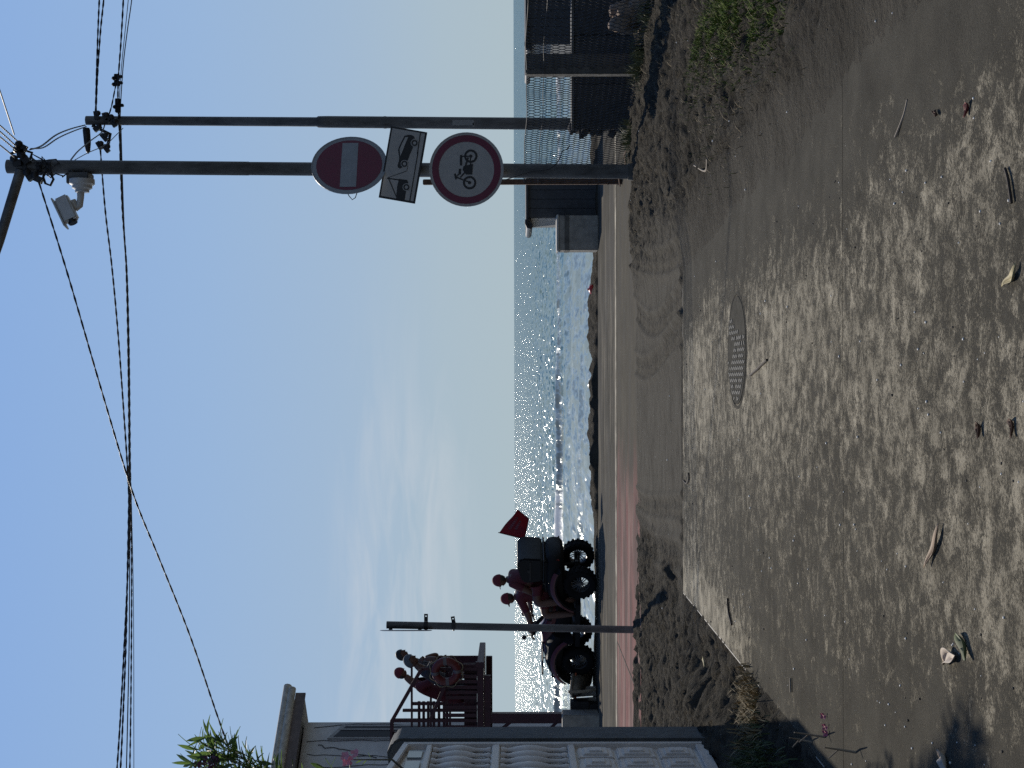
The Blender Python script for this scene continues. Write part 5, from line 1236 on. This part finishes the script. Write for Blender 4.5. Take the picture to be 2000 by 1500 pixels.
mb = MB(); secs = hull(mb); ho = mb.build('hull', M('hull_wood', (.20, .17, .13), .8, .4, 7, bump=.3), bo, smooth=True); s_ = ho.modifiers.new('t', 'SOLIDIFY'); s_.thickness = .03
mb = MB()
for sg in (-1, 1): mb.tube([(c0.x + sg * w, y, zt + .01) for (y, w, zt, zb) in secs], .028, 8)
mb.build('gunwale', M('hull_pale', (.34, .29, .22), .8, .3, 7), bo, smooth=True)
mb = MB(); mb.box((c0.x, BD + .35, .40), (.5, .22, .03)); mb.build('thwart', M('thwart_orange', (.45, .11, .04), .7, .2, 6), bo)
mb = MB(); mb.tube([(c0.x, BD - .26, .56), (c0.x, BD - .24, .30), (c0.x, BD - .05, .05)], .03, 8); mb.build('stem', M('hull_pale', (0, 0, 0)), bo, smooth=True)
p = P(1150, 1366, 26.1); mb = MB(); random.seed(8)
for i in range(5): mb.box((p.x - .22 + .10 * i, 26.1 + .03 * i, .22), (.085, .03, random.uniform(.42, .56)), Matrix.Rotation(random.uniform(-.12, .12), 3, 'Y'))
tag(mb.build('driftwood_boards', M('grey_board', (.28, .26, .24), .85, .35, 8, bump=.4), bevel=.004), 'upright weathered grey boards between the boat and the concrete block', 'boards')
mb = MB(); p = P(1140, 1384, 26.0); mb.box((p.x, 26.0, .24), (.22, .3, .52)); mb.box((p.x + .02, 25.95, .34), (.3, .26, .34))
tag(mb.build('crate', M('crate_black', (.02, .02, .022), .7, .3, 10), bevel=.008), 'black plastic crate stacked against the concrete block', 'crate')
a, c = P(1104, 1396, 25.4), P(1176, 1416, 25.4); mb = MB(); mb.box((a.x - .3, 25.6, (a.z) / 2), (.6, .45, a.z + .1))
tag(mb.build('concrete_block', CONC, bevel=.015), 'grey concrete block at the foot of the lifeguard tower', 'block')
mb = MB(); a, c = P(1172, 1330, 25.3), P(1192, 1412, 24.6); mb.tube([a, lerp(a, c, .4) + Vector((0, 0, .01)), c], .022, 8)
tag(mb.build('hose', BLACKP, smooth=True), 'thin black pipe lying along the edge of the walk by the concrete block', 'pipe')

# ------------------------------------------------------------------ oleander behind the gate
random.seed(21)
LEAF = M('oleander_leaf', (.07, .11, .04), .5, .4, 5); nt_ = LEAF.node_tree; tr = N(nt_, 'ShaderNodeBsdfTranslucent'); tr.inputs['Color'].default_value = (.16, .26, .06, 1)
ms = N(nt_, 'ShaderNodeMixShader'); ms.inputs[0].default_value = .4; L(nt_, nt_.nodes['Principled BSDF'].outputs[0], ms.inputs[1]); L(nt_, tr.outputs[0], ms.inputs[2]); L(nt_, ms.outputs[0], nt_.nodes['Material Output'].inputs[0])
STEM = M('oleander_stem', (.10, .09, .06), .8, .3, 8)
ol = thing('oleander', 'tall oleander shrub with long narrow leaves rising behind the ornate gate', 'shrub', (-3.05, 9.0, 0))
def leaf(mb, p, d, L0, w, droop=.15, up=Vector((0, 0, 1))):
    d = d.normalized(); s_ = d.cross(up)
    if s_.length < .1: s_ = d.cross(Vector((1, 0, 0)))
    s_ = (s_.normalized() + Vector((random.uniform(-.6, .6), random.uniform(-.6, .6), random.uniform(-.6, .6)))).normalized(); s_ = (s_ - d * s_.dot(d)).normalized(); nn = s_.cross(d)
    prof = [(0, .06), (.2, .6), (.45, 1), (.7, .75), (.9, .3), (1, .02)]; vs = []
    for t, ww in prof:
        c_ = p + d * L0 * t + Vector((0, 0, -droop * L0 * t * t)); vs += [c_ - s_ * w * ww + nn * .1 * w, c_ - nn * .12 * w, c_ + s_ * w * ww + nn * .1 * w]
    mb.add(vs, [f_ for i in range(5) for f_ in ((3 * i, 3 * i + 1, 3 * i + 4, 3 * i + 3), (3 * i + 1, 3 * i + 2, 3 * i + 5, 3 * i + 4))])
tips = [P(405, 1440, 9.0), P(430, 1448, 9.1), P(450, 1478, 9.0), P(388, 1465, 9.1), P(376, 1490, 9.05), P(415, 1490, 9.2), P(455, 1505, 9.0), P(420, 1470, 8.9), P(395, 1480, 8.9), P(436, 1500, 8.95), P(400, 1455, 9.2), P(440, 1465, 9.2)]; NT = len(tips)
for k in range(80): tips.append(Vector((random.uniform(-3.3, -2.52), random.uniform(8.75, 9.35), random.uniform(2.75, 3.75))))
tips = [t for t in tips if not (t.x > -2.42 and False)]
pink = P(690, 1484, 8.9)
ms_, ml = MB(), MB()
for i, t in enumerate(tips):
    b_ = Vector((-3.05 + random.uniform(-.12, .12), 9.0 + random.uniform(-.1, .1), 0)); mid = b_.lerp(t, .55) + Vector((random.uniform(-.1, .1), random.uniform(-.1, .1), .2))
    if mid.x > GX - .45: mid.x = GX - .5
    ms_.tube([b_, mid, t], [.016, .008, .003], 6)
    d0 = (t - mid).normalized(); n = 22 if i < NT else 20
    for k in range(n):
        u = k / n; p = mid.lerp(t, (.6 if i < NT else .45) + (.4 if i < NT else .55) * u); q = k * 2.4 + i; sd_ = Vector((math.cos(q), math.sin(q) * .7, math.sin(q) * .8))
        leaf(ml, p, d0 * random.uniform(.3, .9) + sd_, random.uniform(.12, .20), random.uniform(.011, .018))
    if i < NT:
        for k in range(5): leaf(ml, t, Vector((random.uniform(-.6, .8), random.uniform(-.5, .5), random.uniform(-.1, 1))), random.uniform(.13, .2), .015)
ms_.tube([Vector((-3.05, 8.95, 0)), Vector((-3.05, 8.9, 1.6)), pink + Vector((0, 0, -.25)), pink], [.016, .014, .007, .004], 6)
for k in range(6): leaf(ml, pink + Vector((0, 0, -.03 - .03 * k)), Vector((random.uniform(-1, 1), random.uniform(-1, 1), random.uniform(0, .6))), .06, .006)
ms_.build('branches', STEM, ol, smooth=True); ml.build('leaves', LEAF, ol)
def flower(mb, p, r, n=5, nv_=Vector((0, -1, .3))):
    nv_ = nv_.normalized(); a = nv_.cross(Vector((0, 0, 1))).normalized(); b_ = nv_.cross(a)
    for k in range(n):
        q = 2 * math.pi * k / n + random.random(); d = a * math.cos(q) + b_ * math.sin(q); s_ = nv_.cross(d)
        mb.add([p, p + d * r * .6 + s_ * r * .45 + nv_ * r * .1, p + d * r + nv_ * r * .3, p + d * r * .6 - s_ * r * .45 + nv_ * r * .1], [(0, 1, 2, 3)])
mb = MB()
for dx, dz in ((0, .02), (.05, -.01), (.03, .05), (-.02, .04)): flower(mb, pink + Vector((dx * .8, -.01, dz)), .035, nv_=Vector((random.uniform(-1, 1), -1, .4)))
mb.build('pink_flowers', M('petal_pink', (.62, .26, .33), .6, .15, 8), ol)
mb = MB()
for k in range(16): flower(mb, P(random.uniform(388, 425), random.uniform(1472, 1505), 8.95) + Vector((0, random.uniform(-.08, .05), 0)), .03, nv_=Vector((random.uniform(-1, 1), -1, random.uniform(-1, 1))))
mb.build('dark_flowers', M('petal_dark', (.12, .035, .075), .6, .15, 8), ol)

# ------------------------------------------------------------------ ground cover and litter
def blades(mb, n, fx, hmin, hmax, w, lean=.6):
    for _ in range(n):
        x, y = fx(); z = gz_fast(x, y) - .004; h_ = random.uniform(hmin, hmax); q = random.uniform(0, 6.28); ln = random.uniform(.1, lean) * h_
        d = Vector((math.cos(q), math.sin(q), 0)); s_ = Vector((-d.y, d.x, 0)) * w * random.uniform(.6, 1.3) / 2; b_ = Vector((x, y, z))
        m1 = b_ + d * ln * .35 + Vector((0, 0, h_ * .6)); e_ = b_ + d * ln + Vector((0, 0, h_))
        mb.add([b_ - s_, b_ + s_, m1 + s_ * .8, m1 - s_ * .8, e_], [(0, 1, 2, 3), (3, 2, 4)])
_gx = np.arange(-4, 5.4, .04); _gy = np.arange(3.2, 18.2, .04); _GZ = ground_z(*np.meshgrid(_gx, _gy))
def gz_fast(x, y):
    i = min(max(int((x + 4) / .04), 0), len(_gx) - 1); j = min(max(int((y - 3.2) / .04), 0), len(_gy) - 1); return max(float(_GZ[j, i]), 0.0 if ROADL < x < 1.0 and y < ROADE else -9)
random.seed(31)
def patch(cx, cy, sx, sy, ang=0.0):
    def f_():
        a, b_ = max(-2.7, min(2.7, random.gauss(0, 1))) * sx, max(-2.7, min(2.7, random.gauss(0, 1))) * sy; return cx + a * math.cos(ang) - b_ * math.sin(ang), cy + a * math.sin(ang) + b_ * math.cos(ang)
    return f_
GR = M('grass_green', (.105, .14, .03), .85, .5, 3, spec=.1); GRY = M('grass_dry', (.23, .175, .09), .8, .35, 5)
mb = MB()
g1, g2, g3 = G(1455, 40), G(1400, 90), G(1520, 20)
blades(mb, 4200, patch(g1.x + .1, g1.y, .2, .4), .015, .055, .008, 1.6); blades(mb, 2300, patch(g2.x + .05, g2.y, .16, .45), .012, .04, .007, 1.6); blades(mb, 2200, patch(g3.x + .15, g3.y, .2, .3), .015, .05, .008, 1.6)
blades(mb, 500, patch(2.4, 10.4, .35, .7), .02, .05, .005)
tag(mb.build('grass', GR), kind='stuff')
def dry_near():
    while True:
        x, y = random.uniform(1.6, 4.2), random.uniform(6.5, 17)
        if random.random() < .25 + .75 * (y > 13): return x, y
mb = MB(); blades(mb, 1100, dry_near, .015, .045, .004, 2.2); blades(mb, 1500, patch(g1.x + .1, g1.y + .2, .45, .9), .02, .06, .005, 2.0); blades(mb, 900, patch(3.6, 13.5, .35, 1.6), .02, .07, .005, 1.8)
tag(mb.build('dry_grass', GRY), kind='stuff')
for tx, ty, n, lb in ((1262, 95, 260, 'pale weed tuft at the fence foot right of the thick concrete post'), (1276, 20, 240, 'green weed tuft at the fence foot near the tan rock'), (1256, 135, 160, 'thin weed tuft against the foot of the thick concrete post'), (1236, 268, 200, 'weed tuft at the rough end of the low stone wall'), (1222, 300, 140, 'small weed tuft between the low stone wall and the sign pole')):
    g_ = G(tx + 12, ty); mb = MB(); blades(mb, n, patch(g_.x, g_.y, .09, .05), .05, .20, .009, .9)
    tag(mb.build('weed_tuft', M('weed', (.13, .14, .06), .7, .5, 4)), lb, 'weeds', 'weed tufts along the fence')
g_ = G(1472, 1375); mb = MB(); blades(mb, 1700, patch(g_.x - .03, g_.y, .09, .24), .02, .10, .008, 1.4)
tag(mb.build('grass_tuft', GRY), 'dry yellow grass tuft at the edge of the gate shadow', 'grass tuft')
g_ = G(1560, 1450); mb = MB(); blades(mb, 1500, patch(g_.x - .38, g_.y + .5, .13, .5), .02, .11, .009, 1.2)
tag(mb.build('weed_patch', M('weed_dark', (.05, .075, .025), .7, .4, 4)), 'low green weeds in the shadow at the foot of the gate', 'weeds')

# things lying on the lane
def lying(p, ang, L0, w, mat, name, label, cat, curl=.015, lift=.006, kind='leaf', group=None):
    d = Vector((math.cos(ang), math.sin(ang), 0)); s_ = Vector((-d.y, d.x, 0)); mb = MB(); n = 12; vs = []
    for i in range(n + 1):
        t = i / n; ww = w * (math.sin(math.pi * min(1, t * .96 + .02)) ** .7) * (1 - .25 * t); c_ = p + d * L0 * (t - .5) + s_ * curl * math.sin(t * 5) + Vector((0, 0, lift * (.4 + 2.2 * (t - .45) ** 2 * 2 + .4 * math.sin(t * 8))))
        for e_, zz in ((-1, 1), (-.4, .1), (0, 0), (.4, .1), (1, 1)): vs.append(c_ + s_ * e_ * ww + Vector((0, 0, zz * ww * .9 + .002)))
    mb.add(vs, [(5 * i + k, 5 * i + k + 1, 5 * i + k + 6, 5 * i + k + 5) for i in range(n) for k in range(4)])
    o_ = mb.build(name, mat, smooth=True); sm_ = o_.modifiers.new('t', 'SOLIDIFY'); sm_.thickness = .0015
    return tag(o_, label, cat, group)
LTAN = M('leaf_tan', (.36, .27, .19), .7, .25, 14); LYEL = M('leaf_yellow', (.42, .36, .2), .7, .2, 14); LGRN = M('leaf_olive', (.10, .12, .05), .7, .35, 14); LPAL = M('leaf_pale', (.5, .42, .34), .7, .2, 14); LBRN = M('leaf_brown', (.10, .05, .03), .8, .3, 14)
def px_lying(a, c, w, *r, **k):
    p, q = G(*a), G(*c); d = q - p; return lying((p + q) / 2, math.atan2(d.y, d.x), d.length, w, *r, **k)
px_lying((1840, 1022), (1816, 1113), .018, LTAN, 'dry_leaf', 'long curled tan leaf alone in the middle of the near road', 'leaf', .012, .008)
px_lying((1990, 514), (1968, 566), .016, LYEL, 'dry_leaf', 'narrow yellow leaf closest to the viewer on the road', 'leaf')
px_lying((1874, 1238), (1899, 1285), .023, LGRN, 'dry_leaf', 'olive green curled leaf lying beside a pale broad leaf', 'leaf', .01, .009)
px_lying((1850, 1296), (1872, 1272), .032, LPAL, 'dry_leaf', 'pale broad leaf lying beside the olive green leaf', 'leaf')
px_lying((1840, 1480), (1856, 1494), .03, LPAL, 'dry_leaf', 'pale leaf lying in the shrub shadow at the road edge', 'leaf')
px_lying((1375, 1285), (1380, 1300), .02, LYEL, 'dry_leaf', 'small yellowish leaf by the pale corner of the road slab', 'leaf')
px_lying((1378, 372), (1368, 345), .03, LPAL, 'dry_leaf', 'pale crumpled leaf in the tyre tracks below the sign pole', 'leaf')
px_lying((1304, 302), (1308, 322), .04, LTAN, 'dry_leaf', 'tan leaf in the sand just right of the sign pole foot', 'leaf')
px_lying((1912, 836), (1920, 846), .018, LBRN, 'dry_leaf', 'dark brown leaf scrap, upper of two near the road middle', 'leaf')
px_lying((1974, 822), (1986, 848), .014, LBRN, 'dry_leaf', 'dark brown leaf scrap, nearer of two near the road middle', 'leaf')
px_lying((1890, 204), (1894, 224), .016, M('leaf_red', (.16, .03, .03), .7, .2, 14), 'dry_leaf', 'small dark red leaf on the right side of the road', 'leaf')
px_lying((1833, 215), (1830, 225), .016, LBRN, 'dry_leaf', 'small dark leaf scrap beyond the red leaf', 'leaf')
def stick(px, r, name, label, cat, mat, lift=.008):
    mb = MB(); pts = [G(*q) + Vector((0, 0, lift + gz_fast(G(*q).x, G(*q).y))) for q in px]; mb.tube([Vector(v) for v in smooth_line([tuple(p) for p in pts], 5)], r, 6)
    return tag(mb.build(name, mat, smooth=True), label, cat)
TW = M('twig', (.05, .035, .025), .8, .3, 10); TWP = M('twig_pale', (.30, .25, .19), .8, .3, 10)
stick([(1967, 329), (1973, 350), (1980, 397)], .005, 'twig', 'thin dark twig at the right nearest part of the road', 'twig', TW)
stick([(1423, 1168), (1425, 1195), (1431, 1220)], .008, 'twig', 'dark twig near the pale corner of the road slab', 'twig', TW)
stick([(1467, 733), (1480, 722), (1490, 712), (1500, 703)], .008, 'twig', 'dark twig just nearer than the manhole cover', 'twig', TW)
stick([(1346, 924), (1347, 935), (1342, 944), (1336, 938)], .007, 'twig', 'small bent hook of wire beside the crosswise road joint', 'wire', TW)
stick([(1752, 268), (1765, 225), (1772, 195)], .005, 'twig', 'pale straw across a light patch at the right of the road', 'straw', TWP)
stick([(1373, 323), (1388, 334), (1398, 310)], .008, 'twig', 'pale forked stick in the sand right of the tyre tracks', 'stick', TWP)
stick([(1546, 1324), (1547, 1352)], .006, 'twig', 'short pale straw left of the dry grass', 'straw', TWP)
random.seed(17)
mb = MB()
for _ in range(170):
    t = random.random(); y = 3.9 / (1 - t * .76); x = random.uniform(-.28, .28) * y
    if x < -2.4: continue
    r = random.uniform(.0018, .0038) * (1 + y * .12); mb.ball((x, y, gz_fast(x, y) + r * .5), r, (1, 1, .7), 6)
tag(mb.build('shell_bits', M('shell_white', (.75, .74, .70), .5, .1, 8)), kind='stuff')
mb = MB()
for _ in range(110):
    y = 3.9 / (1 - random.random() * .72); x = random.uniform(-.28, .28) * y
    r = random.uniform(.0018, .0045) * (1 + y * .06); mb.ball((x, y, gz_fast(x, y) + r * .4), r, (1, 1.2, .7), 6, noise=.2)
tag(mb.build('gravel', M('gravel_dark', (.045, .042, .038), .9, .4, 8)), kind='stuff')
for px in ([(1590, 1402, .0), (1575, 1425, .05), (1570, 1445, .0)], ):
    pass
for i, (tx, ty, h_, lb) in enumerate(((1612, 1440, .16, 'tall dead plant stalk at the corner of the gate shadow'), (1585, 1450, .12, 'dead plant stalk inside the gate shadow'), (1672, 1470, .15, 'dead plant stalk standing nearest the viewer by the shadow edge'))):
    g_ = G(tx, ty); mb = MB(); mb.tube([g_ + Vector((0, 0, -.01)), g_ + Vector((.01, .02, h_ * .5)), g_ + Vector((.03, -.02, h_))], [.006, .005, .003], 7); mb.tube([g_ + Vector((.01, .02, h_ * .5)), g_ + Vector((-.03, .02, h_ * .8))], .003, 6)
    tag(mb.build('dead_stalk', TWP, smooth=True), lb, 'stalk', 'dead stalks by the gate')
for tx, ty, lb in ((1614, 1399, 'fallen pink blossom farther from the gate shadow'), (1617, 1420, 'fallen pink blossom between two others beside the shadow corner'), (1618, 1432, 'fallen pink blossom closest to the gate shadow')):
    mb = MB(); g_ = G(tx, ty) + Vector((0, 0, .015)); flower(mb, g_, .018, nv_=Vector((.2, -.7, .6))); flower(mb, g_ + Vector((.008, 0, .006)), .014, nv_=Vector((-.5, -.4, .8)))
    tag(mb.build('fallen_flower', M('petal_fallen', (.5, .12, .2), .6, .2, 9)), lb, 'flower', 'fallen blossoms')

# manhole cover
mc = G(1440, 684); mh = thing('manhole_cover', 'round ribbed iron manhole cover half buried in sand on the road', 'manhole cover', (mc.x, mc.y, 0))
IRON = M('worn_iron', (.15, .145, .13), .6, .5, 30, metal=.3)
IRD = M('sandy_iron', (.075, .07, .06), .8, .3, 20)
mb = MB(); mb.lathe([(0, .004), (.375, .004), (.38, -.02)], (mc.x, mc.y, 0.002), (0, 0, 1), 48); mb.build('disc', M('sand_film', (.072, .068, .057), 1.0, .35, 9, bump=.5, bscale=60, spec=.03), mh)
mb = MB(); mb.lathe([(.385, -.01), (.388, .003), (.402, .003), (.415, -.004)], (mc.x, mc.y, 0.002), (0, 0, 1), 64); mb.build('rim', MATS['sand_film'], mh, smooth=True)
mb = MB(); random.seed(2); st = .042
for i in range(-9, 10):
    for j in range(-9, 10):
        x, y = i * st, j * st
        if math.hypot(x, y) > .35: continue
        cov = np_noise(np.array([[x * 6 + 40.]]), np.array([[y * 4 + 9.]]), 6)[0, 0] + x * 1.5
        if cov > .22 or random.random() < .1: continue
        mb.box((mc.x + x, mc.y + y, .008), (.031, .010, .006), Matrix.Rotation(R(28) if (i + j) % 2 else R(-50), 3, 'Z'))
mb.build('ribs', IRON, mh)
